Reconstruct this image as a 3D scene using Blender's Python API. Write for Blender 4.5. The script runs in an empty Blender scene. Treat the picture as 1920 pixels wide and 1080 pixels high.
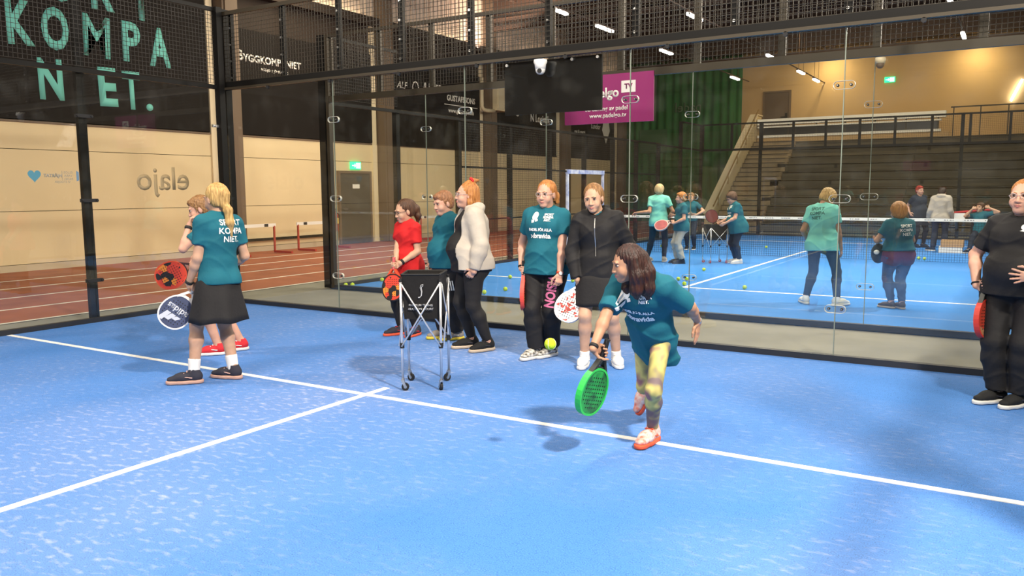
import bpy, bmesh, math, random
import numpy as np
from mathutils import Matrix, Vector
from mathutils.bvhtree import BVHTree

random.seed(7); np.random.seed(7)
scene = bpy.context.scene
COL = scene.collection

# ------------------------------------------------------------------ camera
CAM = Vector((9.3499, -7.6662, 1.5429))
YAW, PITCH, ROLL, FPX = -.5542, -.1192, -.0058, 1532.47
def camera():
    f = Vector((math.sin(YAW)*math.cos(PITCH), math.cos(YAW)*math.cos(PITCH), math.sin(PITCH)))
    r = f.cross(Vector((0, 0, 1))).normalized(); u = r.cross(f)
    c, s = math.cos(ROLL), math.sin(ROLL)
    r, u = c*r+s*u, -s*r+c*u
    cd = bpy.data.cameras.new('camera'); cd.sensor_width = 36; cd.lens = FPX/1920*36; cd.clip_end = 300
    o = bpy.data.objects.new('camera', cd); COL.objects.link(o)
    m = Matrix((r, u, -f)).transposed().to_4x4(); m.translation = CAM
    o.matrix_world = m
    scene.camera = o
camera()
scene.view_settings.view_transform = 'Standard'
scene.view_settings.look = 'None'
scene.view_settings.gamma = 1
scene.view_settings.use_curve_mapping = False
scene.view_settings.exposure = 0.12
scene.cycles.transparent_max_bounces = 32
scene.cycles.max_bounces = 8
scene.cycles.caustics_reflective = False
scene.cycles.caustics_refractive = False

# the rest of the hall: even, warm indoor light
w = bpy.data.worlds.new('hall_light'); scene.world = w; w.use_nodes = True
w.node_tree.nodes['Background'].inputs[0].default_value = (1.0, .82, .60, 1)
w.node_tree.nodes['Background'].inputs[1].default_value = .12

def area(name, loc, target, sx, sy, power, color):
    l = bpy.data.lights.new(name, 'AREA'); l.shape = 'RECTANGLE'; l.size = sx; l.size_y = sy
    l.energy = power; l.color = color
    o = bpy.data.objects.new(name, l); COL.objects.link(o); o.location = loc
    o.rotation_euler = (Vector(target)-Vector(loc)).to_track_quat('-Z', 'Y').to_euler()
    return o
WARM = (1, .90, .76)
# court floodlights on both sides of the two courts, and the rows of luminaires in the roof
area('flood_lamp', (11.2, -5.5, 6.0), (5.5, -2.6, 0), .5, .35, 1000, WARM)
area('flood_lamp', (11.2, 6.5, 6.0), (5, 6, 0), .5, .35, 480, WARM)
area('flood_lamp', (-1.2, -6.5, 6.0), (4.5, -2.5, 0), .5, .35, 260, WARM)
area('flood_lamp', (11.2, 16, 6.0), (5, 14, 0), 1.2, .7, 420, WARM)
area('roof_lamp_row', (5.0, -5.0, 7.2), (5, -5.0, 0), .5, 9, 470, WARM)
area('roof_lamp_row', (14.0, -4.0, 7.2), (9, -3.0, 0), .5, 14, 520, WARM)
area('roof_lamp_row', (5.0, -13.0, 6.6), (5, -3.0, .8), 9, .5, 520, WARM)
area('roof_lamp_row', (5.0, 9, 7.2), (5, 9, 0), .5, 14, 950, WARM)
area('roof_lamp_row', (-4.0, 8, 7.2), (-4.9, 8, 0), .4, 26, 1500, (1, .83, .58))
area('ledge_lamp_row', (-7.12, 17, 6.62), (-7.5, 17, 7.5), .08, 22, 900, (1, .76, .58))
for lx in (2.2, 7.6): area('wall_washer', (lx, 29.3, 7.0), (lx, 30.3, 5.0), .25, .25, 50, (1, .78, .42))
area('roof_lamp_row', (4.5, 25.0, 7.3), (4.5, 28.5, 3), 10, .4, 210, (1, .76, .46))

# ------------------------------------------------------------------ helpers
WM = {}
def tag(o, label=None, cat=None, group=None, kind=None):
    if label: o['label'] = label
    if cat: o['category'] = cat
    if group: o['group'] = group
    if kind: o['kind'] = kind
    return o
def empty(name, loc=(0, 0, 0), mat=None, **k):
    o = bpy.data.objects.new(name, None); COL.objects.link(o); o.empty_display_size = .1
    M = mat if mat is not None else Matrix.Translation(loc)
    o.matrix_basis = M; WM[o.name] = M.copy()
    return tag(o, **k)
def attach(o, parent, world=True):
    """child built in world coordinates (world) or in its parent's own frame"""
    if parent is not None:
        o.parent = parent
        if world: o.matrix_parent_inverse = WM[parent.name].inverted()
    return o

class MB:
    def __init__(s): s.v = []; s.f = []; s.m = []; s.M = None
    def add(s, vs, fs, mi=0):
        b = len(s.v)
        if s.M is not None: vs = [s.M @ Vector(p) for p in vs]
        s.v += [tuple(p) for p in vs]; s.f += [tuple(i+b for i in f) for f in fs]; s.m += [mi]*len(fs)
        return s
    BF = [(0, 3, 2, 1), (4, 5, 6, 7), (0, 1, 5, 4), (1, 2, 6, 5), (2, 3, 7, 6), (3, 0, 4, 7)]
    def box(s, a, b, mi=0):
        x0, y0, z0 = a; x1, y1, z1 = b
        return s.add([(x0,y0,z0),(x1,y0,z0),(x1,y1,z0),(x0,y1,z0),(x0,y0,z1),(x1,y0,z1),(x1,y1,z1),(x0,y1,z1)], s.BF, mi)
    def bar(s, a, b, w, h, mi=0, up=(0, 0, 1)):
        """square bar from a to b, w wide, h high"""
        a = Vector(a); b = Vector(b); d = (b-a).normalized(); u = Vector(up)
        if abs(d.dot(u)) > .98: u = Vector((1, 0, 0))
        r = d.cross(u).normalized()*w/2; u = r.normalized().cross(d).normalized()*h/2
        P = [a-r-u, a+r-u, a+r+u, a-r+u, b-r-u, b+r-u, b+r+u, b-r+u]
        return s.add(P, s.BF, mi)
    def wire(s, a, b, w, mi=0):
        a = Vector(a); b = Vector(b); d = (b-a).normalized(); u = Vector((0, 0, 1)) if abs(d.z) < .9 else Vector((1, 0, 0))
        r = d.cross(u).normalized()*w/2; u = r.normalized().cross(d)*w/2
        P = [a-r-u, a+r-u, a+r+u, a-r+u, b-r-u, b+r-u, b+r+u, b-r+u]
        return s.add(P, [(0,1,5,4),(1,2,6,5),(2,3,7,6),(3,0,4,7)], mi)
    def tube(s, pts, rad, n=8, mi=0, cap=True, closed=False):
        pts = [Vector(p) for p in pts]; N = len(pts)
        if not hasattr(rad, '__len__'): rad = [rad]*N
        V = []; prev = None
        for i, p in enumerate(pts):
            if closed: d = pts[(i+1) % N]-pts[i-1]
            else: d = pts[min(i+1, N-1)]-pts[max(i-1, 0)]
            d.normalize()
            if prev is None:
                u = Vector((0, 0, 1)) if abs(d.z) < .9 else Vector((1, 0, 0))
                r = d.cross(u).normalized()
            else:
                r = (prev-d*prev.dot(d)).normalized()
            prev = r; u = r.cross(d)
            for k in range(n):
                t = 2*math.pi*k/n
                V.append(p+(r*math.cos(t)+u*math.sin(t))*rad[i])
        F = []
        for i in range(N if closed else N-1):
            j = (i+1) % N
            for k in range(n):
                F.append((i*n+k, i*n+(k+1) % n, j*n+(k+1) % n, j*n+k))
        if cap and not closed:
            F.append(tuple(range(n-1, -1, -1))); F.append(tuple((N-1)*n+k for k in range(n)))
        return s.add(V, F, mi)
    def cyl(s, a, b, r, n=12, mi=0, r2=None): return s.tube([a, b], [r, r if r2 is None else r2], n, mi)
    def ball(s, c, r, nu=12, nv=8, mi=0):
        r = r if hasattr(r, '__len__') else (r, r, r); V = []; F = []
        V.append((c[0], c[1], c[2]+r[2]))
        for j in range(1, nv):
            t = math.pi*j/nv
            for i in range(nu):
                q = 2*math.pi*i/nu
                V.append((c[0]+r[0]*math.sin(t)*math.cos(q), c[1]+r[1]*math.sin(t)*math.sin(q), c[2]+r[2]*math.cos(t)))
        V.append((c[0], c[1], c[2]-r[2])); e = len(V)-1
        for i in range(nu): F.append((0, 1+i, 1+(i+1) % nu)); F.append((e, e-nu+(i+1) % nu, e-nu+i))
        for j in range(nv-2):
            for i in range(nu): F.append((1+j*nu+i, 1+(j+1)*nu+i, 1+(j+1)*nu+(i+1) % nu, 1+j*nu+(i+1) % nu))
        return s.add(V, F, mi)
    def prism(s, poly, z0, z1, mi=0, M=None):
        """poly in the local xy plane, extruded z0..z1, then M"""
        n = len(poly); P = [Vector((x, y, z0)) for x, y in poly]+[Vector((x, y, z1)) for x, y in poly]
        if M is not None: P = [M @ p for p in P]
        F = [tuple(range(n-1, -1, -1)), tuple(range(n, 2*n))]+[(i, (i+1) % n, n+(i+1) % n, n+i) for i in range(n)]
        return s.add(P, F, mi)
    def ring(s, outer, inner, z0, z1, mi=0, M=None):
        n = len(outer)
        P = [Vector((x, y, z)) for z in (z0, z1) for x, y in outer]+[Vector((x, y, z)) for z in (z0, z1) for x, y in inner]
        if M is not None: P = [M @ p for p in P]
        F = []
        for i in range(n):
            j = (i+1) % n
            F += [(i, j, n+j, n+i), (2*n+j, 2*n+i, 3*n+i, 3*n+j), (n+i, n+j, 3*n+j, 3*n+i), (j, i, 2*n+i, 2*n+j)]
        return s.add(P, F, mi)
    def build(s, name, mats, parent=None, smooth=False, world=True, **k):
        me = bpy.data.meshes.new(name); me.from_pydata(s.v, [], s.f)
        if not isinstance(mats, (list, tuple)): mats = [mats]
        for m in mats: me.materials.append(m)
        if len(mats) > 1: me.polygons.foreach_set('material_index', s.m)
        if smooth: me.polygons.foreach_set('use_smooth', [True]*len(me.polygons))
        me.update()
        return link(name, me, parent, world, **k)
def link(name, me, parent=None, world=True, **k):
    o = bpy.data.objects.new(name, me); COL.objects.link(o)
    if parent is None: WM[o.name] = Matrix()
    else: attach(o, parent, world); WM[o.name] = Matrix() if world else WM[parent.name]
    return tag(o, **k)
def put(o, M, parent=None):
    """place an object built round its own origin at world matrix M"""
    o.matrix_basis = M; WM[o.name] = M.copy()
    if parent is not None: o.parent = parent; o.matrix_parent_inverse = WM[parent.name].inverted()
    return o
def frame(loc, x, y):
    """matrix from an origin and x / y axes"""
    x = Vector(x).normalized(); z = x.cross(Vector(y)).normalized(); y = z.cross(x)
    m = Matrix((x, y, z)).transposed().to_4x4(); m.translation = Vector(loc); return m

# ------------------------------------------------------------------ materials
MATS = {}
def mat(name, col, rough=.6, metal=0, noise=0, scale=8, bump=0, bscale=60, col2=None, emit=0, spec=.4, stretch=None):
    if name in MATS: return MATS[name]
    m = bpy.data.materials.new(name); m.use_nodes = True; nt = m.node_tree; N = nt.nodes; L = nt.links
    b = N['Principled BSDF']; b.inputs['Base Color'].default_value = (*col, 1)
    b.inputs['Roughness'].default_value = rough; b.inputs['Metallic'].default_value = metal
    b.inputs['Specular IOR Level'].default_value = spec
    if noise or bump:
        tc = N.new('ShaderNodeTexCoord'); src = tc.outputs['Object']
        if stretch:
            mp = N.new('ShaderNodeMapping'); mp.inputs['Scale'].default_value = stretch; L.new(src, mp.inputs[0]); src = mp.outputs[0]
    if noise:
        nz = N.new('ShaderNodeTexNoise'); nz.inputs['Scale'].default_value = scale; nz.inputs['Detail'].default_value = 6
        L.new(src, nz.inputs['Vector'])
        mx = N.new('ShaderNodeMix'); mx.data_type = 'RGBA'
        c2 = col2 if col2 else tuple(c*(1-noise) for c in col)
        c1 = col if col2 else tuple(min(1, c*(1+noise*.6)) for c in col)
        mx.inputs[6].default_value = (*c1, 1); mx.inputs[7].default_value = (*c2, 1)
        rp = N.new('ShaderNodeMapRange'); rp.inputs[1].default_value = .35; rp.inputs[2].default_value = .65
        L.new(nz.outputs[0], rp.inputs[0]); L.new(rp.outputs[0], mx.inputs[0]); L.new(mx.outputs[2], b.inputs['Base Color'])
    if bump:
        nb = N.new('ShaderNodeTexNoise'); nb.inputs['Scale'].default_value = bscale; nb.inputs['Detail'].default_value = 4
        L.new(src, nb.inputs['Vector'])
        bp = N.new('ShaderNodeBump'); bp.inputs['Strength'].default_value = bump; bp.inputs['Distance'].default_value = .01
        L.new(nb.outputs[0], bp.inputs['Height']); L.new(bp.outputs[0], b.inputs['Normal'])
    if emit:
        b.inputs['Emission Color'].default_value = (*col, 1); b.inputs['Emission Strength'].default_value = emit
    MATS[name] = m; return m
def srgb(r, g, b):
    f = lambda c: (c/255/12.92 if c <= 10 else ((c/255+.055)/1.055)**2.4)
    return (f(r), f(g), f(b))
def glass_mat(name, tint, gain=1.0, haze=.0010):
    m = bpy.data.materials.new(name); m.use_nodes = True; N = m.node_tree.nodes; L = m.node_tree.links; N.clear()
    out = N.new('ShaderNodeOutputMaterial'); tr = N.new('ShaderNodeBsdfTransparent'); gl = N.new('ShaderNodeBsdfGlossy')
    tr.inputs[0].default_value = (*tint, 1); gl.inputs['Roughness'].default_value = .0; gl.inputs[0].default_value = (1, 1, 1, 1)
    lw = N.new('ShaderNodeLayerWeight'); lw.inputs[0].default_value = .5
    p = N.new('ShaderNodeMath'); p.operation = 'POWER'; p.inputs[1].default_value = 5; L.new(lw.outputs['Facing'], p.inputs[0])
    q = N.new('ShaderNodeMath'); q.operation = 'MULTIPLY_ADD'; q.inputs[1].default_value = .96*gain; q.inputs[2].default_value = .04*gain; L.new(p.outputs[0], q.inputs[0])
    mx = N.new('ShaderNodeMixShader'); L.new(q.outputs[0], mx.inputs[0]); L.new(tr.outputs[0], mx.inputs[1]); L.new(gl.outputs[0], mx.inputs[2])
    # dust and ball smudges on the pane
    df = N.new('ShaderNodeBsdfDiffuse'); df.inputs[0].default_value = (.75, .74, .68, 1)
    tc = N.new('ShaderNodeTexCoord'); nz = N.new('ShaderNodeTexNoise'); nz.inputs['Scale'].default_value = 3.2; nz.inputs['Detail'].default_value = 7
    L.new(tc.outputs['Object'], nz.inputs['Vector'])
    rp = N.new('ShaderNodeMapRange'); rp.inputs[1].default_value = .52; rp.inputs[2].default_value = .80; rp.inputs[3].default_value = haze*.3; rp.inputs[4].default_value = haze*14
    L.new(nz.outputs[0], rp.inputs[0])
    m2 = N.new('ShaderNodeMixShader'); L.new(rp.outputs[0], m2.inputs[0]); L.new(mx.outputs[0], m2.inputs[1]); L.new(df.outputs[0], m2.inputs[2])
    L.new(m2.outputs[0], out.inputs[0]); MATS[name] = m; return m

BLACKMETAL = mat('black_coated_steel', (.006, .0055, .005), .5, .0, spec=.18)
BRONZE = mat('dark_bronze_steel', (.045, .035, .022), .45, .2)
WIRE = mat('galvanised_wire', (.030, .024, .016), .5, .1)
WIREB = mat('black_wire', (.02, .018, .016), .5)
STEEL = mat('brushed_steel', (.55, .55, .54), .3, .9)
ALU = mat('aluminium_tube', (.72, .72, .74), .3, .75)
WHITE = mat('white_paint', (.85, .84, .80), .5)
LETTER = mat('white_lettering', (.82, .80, .75), .7)
GLASS = glass_mat('court_glass', (.965, .975, .965))
RUBBER = mat('black_rubber', (.012, .012, .013), .7)

# ------------------------------------------------------------------ lettering
def text_mesh(s, size, bold=0, spacing=1.0, align='CENTER', shear=0, lines=1.0):
    cu = bpy.data.curves.new('t', 'FONT'); cu.body = s; cu.size = size; cu.align_x = align; cu.align_y = 'CENTER'
    cu.offset = bold; cu.space_character = spacing; cu.shear = shear; cu.space_line = lines; cu.resolution_u = 3
    o = bpy.data.objects.new('t', cu); COL.objects.link(o)
    dg = bpy.context.evaluated_depsgraph_get(); me = bpy.data.meshes.new_from_object(o.evaluated_get(dg))
    bpy.data.objects.remove(o); bpy.data.curves.remove(cu)
    return me
def text(s, size, M, material, parent=None, bold=0, spacing=1.0, sx=1, sy=1, depth=.003, name='lettering', align='CENTER', shear=0, lines=1.0, **k):
    """flat lettering with a little thickness: x right, y up, z out of the surface"""
    me = text_mesh(s, size, bold, spacing, align, shear, lines)
    bm = bmesh.new(); bm.from_mesh(me); bpy.data.meshes.remove(me)
    bmesh.ops.scale(bm, vec=(sx, sy, 1), verts=bm.verts)
    if depth:
        r = bmesh.ops.extrude_face_region(bm, geom=bm.faces[:])
        bmesh.ops.translate(bm, vec=(0, 0, depth), verts=[g for g in r['geom'] if isinstance(g, bmesh.types.BMVert)])
    bmesh.ops.transform(bm, matrix=M, verts=bm.verts)
    bmesh.ops.recalc_face_normals(bm, faces=bm.faces)
    me = bpy.data.meshes.new(name); bm.to_mesh(me); bm.free(); me.materials.append(material)
    return link(name, me, parent, **k)
# ================================================================== the hall
W = -7.5; END = 30.5; Z0 = -.02
def turf_mat(name, base, sand, amt, wear=None):
    m = bpy.data.materials.new(name); m.use_nodes = True; N = m.node_tree.nodes; L = m.node_tree.links; b = N['Principled BSDF']
    b.inputs['Roughness'].default_value = .85; b.inputs['Specular IOR Level'].default_value = .25
    tc = N.new('ShaderNodeTexCoord')
    def nz(scale, det, lo, hi, a, c, vec=None):
        n = N.new('ShaderNodeTexNoise'); n.inputs['Scale'].default_value = scale; n.inputs['Detail'].default_value = det
        L.new(vec or tc.outputs['Object'], n.inputs['Vector'])
        r = N.new('ShaderNodeMapRange'); r.inputs[1].default_value = lo; r.inputs[2].default_value = hi; r.inputs[3].default_value = a; r.inputs[4].default_value = c
        L.new(n.outputs[0], r.inputs[0]); return r.outputs[0]
    mp = N.new('ShaderNodeMapping'); mp.inputs['Scale'].default_value = (1.2, 2.4, 1); mp.inputs['Rotation'].default_value = (0, 0, -.5); L.new(tc.outputs['Object'], mp.inputs[0])
    big = nz(.55, 3, .35, .7, 0, 1); streak = nz(11, 12, .53, .80, 0, 1, mp.outputs[0]); fine = nz(150, 4, .3, .7, 0, 1); clump = nz(26, 4, .3, .7, 0, 1)
    if wear is not None:      # sand kicked up along the centre line
        sx = N.new('ShaderNodeSeparateXYZ'); L.new(tc.outputs['Object'], sx.inputs[0])
        dx = N.new('ShaderNodeMath'); dx.operation = 'SUBTRACT'; L.new(sx.outputs[0], dx.inputs[0]); dx.inputs[1].default_value = wear
        ab = N.new('ShaderNodeMath'); ab.operation = 'ABSOLUTE'; L.new(dx.outputs[0], ab.inputs[0])
        mr = N.new('ShaderNodeMapRange'); mr.inputs[1].default_value = .2; mr.inputs[2].default_value = 1.5; mr.inputs[3].default_value = .62; mr.inputs[4].default_value = 0; L.new(ab.outputs[0], mr.inputs[0])
        sm = N.new('ShaderNodeMath'); sm.operation = 'MULTIPLY_ADD'; L.new(big, sm.inputs[0]); sm.inputs[1].default_value = .8; L.new(mr.outputs[0], sm.inputs[2]); big = sm.outputs[0]
    mul = N.new('ShaderNodeMath'); mul.operation = 'MULTIPLY'; L.new(big, mul.inputs[0]); L.new(streak, mul.inputs[1])
    mu2 = N.new('ShaderNodeMath'); mu2.operation = 'MULTIPLY'; L.new(mul.outputs[0], mu2.inputs[0]); mu2.inputs[1].default_value = amt
    ad = N.new('ShaderNodeMath'); ad.operation = 'MULTIPLY_ADD'; L.new(big, ad.inputs[0]); ad.inputs[1].default_value = amt*.22; L.new(mu2.outputs[0], ad.inputs[2])
    def mix(f, a, c):
        x = N.new('ShaderNodeMix'); x.data_type = 'RGBA'; L.new(f, x.inputs[0])
        for i, q in ((6, a), (7, c)):
            if isinstance(q, tuple): x.inputs[i].default_value = (*q, 1)
            else: L.new(q, x.inputs[i])
        return x.outputs[2]
    c0 = mix(fine, tuple(v*.45 for v in base), tuple(min(1, v*1.5) for v in base))
    c1 = mix(clump, c0, tuple(v*1.08 for v in base))
    c2 = mix(ad.outputs[0], c1, sand)
    L.new(c2, b.inputs['Base Color'])
    bp = N.new('ShaderNodeBump'); bp.inputs['Strength'].default_value = .5; bp.inputs['Distance'].default_value = .01; L.new(fine, bp.inputs['Height']); L.new(bp.outputs[0], b.inputs['Normal'])
    MATS[name] = m; return m
TURF = turf_mat('blue_turf', (.062, .205, .57), (.60, .60, .74), .55, 5.0)
TURF2 = turf_mat('blue_turf_clean', (.04, .22, .64), (.4, .55, .85), .3)
LINE = mat('white_turf_line', (.86, .86, .84), .8, noise=.1, scale=30, bump=.3, bscale=90)
CARPET = mat('grey_floor', (.25, .235, .185), .9, noise=.12, scale=1.5, bump=.2, bscale=80)
TRACK = mat('red_track', (.37, .125, .06), .85, noise=.15, scale=2, bump=.3, bscale=120)
TRACKL = mat('track_line', (.75, .72, .62), .8)
BEIGE = mat('beige_wall_panel', (.74, .60, .37), .75, noise=.05, scale=.6)
BEIGE2 = mat('beige_end_wall', (.50, .34, .17), .8, noise=.05, scale=.5)
BROWN = mat('brown_band', (.026, .017, .012), .8)
PILLAR = mat('brown_pillar', (.15, .105, .07), .6)
STRIP = mat('pale_trim', (.78, .66, .46), .6)
SKIRT = mat('wall_base', (.55, .46, .32), .7)
CEIL = mat('dark_ceiling', (.010, .007, .006), .8, noise=.2, scale=.7)
BEAM = mat('brown_beam', (.07, .042, .03), .6)
CORR = mat('pale_corrugated_sheet', (.66, .53, .42), .5)
GREEN = mat('green_curtain', (.02, .135, .03), .7, noise=.35, scale=1.1, stretch=(3, 3, .4))

fl = MB().box((W, -16, -.3), (22, END, Z0)).build('floor', CARPET, kind='structure', label='grey floor of the sports hall between the courts')
tr = MB().box((W+.02, -16, Z0), (-.92, END, -.012)).build('running_track', TRACK, kind='structure', label='red running track lanes beside the court')
for x in (-.92, -2.1, -3.36, -4.59, -5.8):
    MB().box((x-.028, -16, -.012), (x+.028, END, -.008)).build('lane_line', TRACKL, tr)
# courts
turf = MB().box((0, -14, Z0), (10, 0, 0)).build('court_turf', TURF, kind='structure', label='blue sanded turf of the near padel court')
MB().box((.05, -3.10, 0), (9.95, -3.045, .004)).build('court_line', LINE, turf)
MB().box((5.165, -14, 0), (5.22, -2.83, .0045)).build('court_line', LINE, turf)
turf2 = MB().box((0, 1.93, Z0), (10, 19.9, 0)).build('court_turf', TURF2, kind='structure', label='smooth blue turf of the far padel court')
MB().box((.05, 4.64, 0), (9.95, 4.70, .004)).build('court_line', LINE, turf2)
MB().box((4.88, 4.66, 0), (4.94, 17.0, .0045)).build('court_line', LINE, turf2)
MB().box((.05, 16.9, 0), (9.95, 16.96, .004)).build('court_line', LINE, turf2)

# ---- left wall: rows of panels between pillars
wl = MB().box((W-.3, -16, Z0), (W-.03, END, 8.4)).build('wall_left', BROWN, kind='structure', label='long beige panel wall behind the running track')
PY = [5.75+5.85*k for k in range(-3, 5)]
me = {}
edges = [-16]+PY+[END]
for (za, zb) in ((.13, 1.172), (1.184, 2.40), (2.412, 2.93)):
    for a, b in zip(edges[:-1], edges[1:]):
        MB().box((W-.03, a+.01, za), (W, b-.01, zb)).build('wall_panel', BEIGE, wl)
MB().box((W-.03, -16, Z0), (W+.025, 9.95, .12)).build('baseboard_left', SKIRT, kind='structure', label='pale base strip along the long left wall')
MB().box((W-.03, 11.36, Z0), (W+.025, END, .12)).build('baseboard_left', SKIRT, kind='structure', label='pale base strip of the left wall beyond the dark door')
MB().box((W-.03, -16, 2.93), (W+.03, END, 2.97)).build('trim_1', PILLAR, kind='structure', label='brown strip along the top of the beige panels')
for i, y in enumerate(PY[3:]):
    MB().box((W-.02, y-.10, 0), (W+.05, y+.08, 6.6)).build('trim_2', STRIP, kind='structure', label='pale upright strip beside a brown wall pillar', group='pale strips on the left wall')
    q = MB().box((W-.02, y+.16, 0), (W+.32, y+.62, 8.3)); q.box((W+.30, y+.22, 0), (W+.36, y+.34, 8.3))
    q.build('pillar', PILLAR, kind='structure', label='brown steel pillar standing against the left wall', group='brown pillars on the left wall')
# pale corrugated sheet above the dark band, lit from a ledge
q = MB()
y = -14
while y < END-.3:
    q.box((W-.03, y, 6.55), (W-.005, y+.16, 8.3)); q.box((W-.03, y+.16, 6.55), (W-.03+.055, y+.24, 8.3)); y += .24
q.build('trim_3', CORR, kind='structure', label='pale corrugated sheet strip high on the left wall')
MB().box((W-.02, -14, 6.42), (W+.22, END, 6.55)).box((W+.18, -14, 6.55), (W+.22, END, 6.66)).build('trim_4', BROWN, kind='structure', label='dark ledge under the corrugated sheet')
LAMP = mat('lit_tube', (1, .93, .80), emit=14)
for oi, y in enumerate((8.5, 14.4, 20.2, 26)):
    o = MB().box((W+.08, y, 6.56), (W+.14, y+2.6, 6.60)).build('wall_uplight', mat('warm_tube', (1, .82, .58), emit=16))
    tag(o, '%s warm strip lamp from the left on the dark ledge of the left wall' % ('first', 'second', 'third', 'fourth')[oi], 'lamp', 'strip lamps on the wall ledge')

MB().box((22, -16, Z0), (22.3, END, 8.4)).build('wall_right', mat('tan_wall', (.20, .155, .10), .8), kind='structure', label='tan wall of the hall right of the courts')
MB().box((W, -16.3, Z0), (22, -16, 8.4)).build('wall_front', MATS['tan_wall'], kind='structure', label='tan wall of the hall behind the camera')
# ---- ceiling
ce = MB().box((W-.3, -16, 8.4), (22, END, 8.6)).build('ceiling', CEIL, kind='structure', label='dark hall ceiling with brown beams')
for y in PY[1:]:
    q = MB().box((W, y+.2, 7.5), (22, y+.55, 7.62)); q.box((W, y+.2, 8.28), (22, y+.55, 8.4)); q.box((W, y+.34, 7.6), (22, y+.41, 8.3)); q.build('beam', BEAM, ce)
    q = MB(); x = W
    while x < 20: q.bar((x, y+.38, 7.3), (x+1.2, y+.38, 8.3), .07, .07); q.bar((x+1.2, y+.38, 8.3), (x+2.4, y+.38, 7.3), .07, .07); x += 2.4
    q.bar((W, y+.38, 7.3), (20, y+.38, 7.3), .16, .14); q.build('truss', BEAM, ce)
for k in range(12):
    x = W+1.2+2.35*k
    MB().box((x, -16, 8.12), (x+.16, END, 8.4)).build('purlin', BEAM, ce)
for k in range(22):
    y = 2+1.3*k
    MB().box((W, y, 8.3), (22, y+.09, 8.4)).build('rib', BEAM, ce)

# ---- end wall and the green curtain
we = MB().box((-1.72, END-.2, Z0), (22, END, 8.4)).build('wall_back', BEIGE2, kind='structure', label='warm lit beige wall above the bleachers')
q = MB(); n = 90
P = []
for i in range(n+1):
    x = W+.02+(-1.72-W)*i/n
    P.append((x, END-.35+.05*math.sin(i*1.05)+.03*math.sin(i*.37)))
V = []; F = []
for i, (x, y) in enumerate(P): V += [(x, y, 0), (x, y, 8.3), (x, y+.02, 0), (x, y+.02, 8.3)]
for i in range(n): F += [(4*i, 4*i+4, 4*i+5, 4*i+1), (4*i+3, 4*i+7, 4*i+6, 4*i+2)]
q.add(V, F)
gc = q.build('green_curtain', GREEN, smooth=True); tag(gc, 'tall dark green curtain hanging at the end of the hall', 'curtain')
text('padel', .62, frame((-4.2, END-.45, 5.35), (-1, 0, 0), (0, 0, 1)), mat('faint_sign_reflection', (.11, .17, .10), .8), gc, bold=.006, depth=.004)  # reflection of a sign, drawn into the curtain as pale mirrored letters
MB().box((-6.6, END-.47, 3.3), (-5.2, END-.455, 4.4)).build('printed_patch', mat('faint_green_patch', (.055, .135, .06), .8), gc)

def door(nm, y0, y1, z0, z1, m, axis, at, **k):
    q = MB()
    if axis == 'x': q.box((at, y0, z0), (at+.06, y1, z1))
    else: q.box((y0, at-.06, z0), (y1, at, z1))
    d = q.build(nm, m, kind='structure', **k); t = .07
    q = MB()
    if axis == 'x':
        q.box((at-.02, y0-t, z0), (at+.09, y0, z1+t)); q.box((at-.02, y1, z0), (at+.09, y1+t, z1+t)); q.box((at-.02, y0, z1), (at+.09, y1, z1+t))
    else:
        q.box((y0-t, at-.09, z0), (y0, at, z1+t)); q.box((y1, at-.09, z0), (y1+t, at, z1+t)); q.box((y0, at-.09, z1), (y1, at, z1+t))
    q.build('door_frame', PILLAR, d)
    q = MB()
    if axis == 'x': q.cyl((at+.06, y0+.1, z0+1.02), (at+.12, y0+.1, z0+1.02), .015, 8); q.bar((at+.12, y0+.08, z0+1.02), (at+.12, y0+.24, z0+1.02), .02, .02)
    else: q.cyl((y1-.12, at-.06, z0+1.02), (y1-.12, at-.13, z0+1.02), .03, 8); q.bar((y1-.12, at-.13, z0+1.02), (y1-.34, at-.13, z0+1.02), .05, .05); q.box((y1-.17, at-.075, z0+.9), (y1-.07, at-.06, z0+1.2))
    q.build('door_handle', RUBBER if axis == 'y' else STEEL, d)
    return d
d1 = door('door_1', 10.02, 11.3, 0, 2.06, mat('dark_grey_door', (.075, .07, .06), .25), 'x', W, label='dark grey door in the beige wall behind the track')
MB().box((W+.06, 10.55, 1.62), (W+.065, 10.85, 1.74)).build('door_notice', WHITE, d1)
door('door_2', -.68, .40, 3.68, 5.80, mat('brown_door', (.11, .075, .05), .5), 'y', END-.2, label='brown door at the top of the bleachers')

# exit signs
EXITG = mat('exit_green', (.02, .75, .30), emit=2.2); EXITW = mat('exit_white', (.75, 1, .85), emit=3.0)
def exit_sign(M, w_, h_, label):
    e = empty('exit_sign', mat=M, label=label, cat='sign')
    q = MB(); q.M = M; q.box((-w_/2, -h_/2, 0), (w_/2, h_/2, .06)); q.build('housing', EXITG, e)
    q = MB(); q.M = M; q.box((0, -h_*.36, .06), (w_*.42, h_*.36, .066)); q.box((-w_*.40, -h_*.06, .06), (-w_*.12, h_*.06, .066)); q.prism([(-w_*.16, -h_*.25), (-w_*.02, 0), (-w_*.16, h_*.25)], .06, .066)
    q.build('pictogram', EXITW, e)
exit_sign(frame((W+.01, 10.72, 2.29), (0, 1, 0), (0, 0, 1)), .42, .22, 'lit green exit sign above the dark grey door')
exit_sign(frame((4.45, END-.22, 6.02), (1, 0, 0), (0, 0, 1)), .40, .22, 'lit green exit sign high on the warm end wall')
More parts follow.
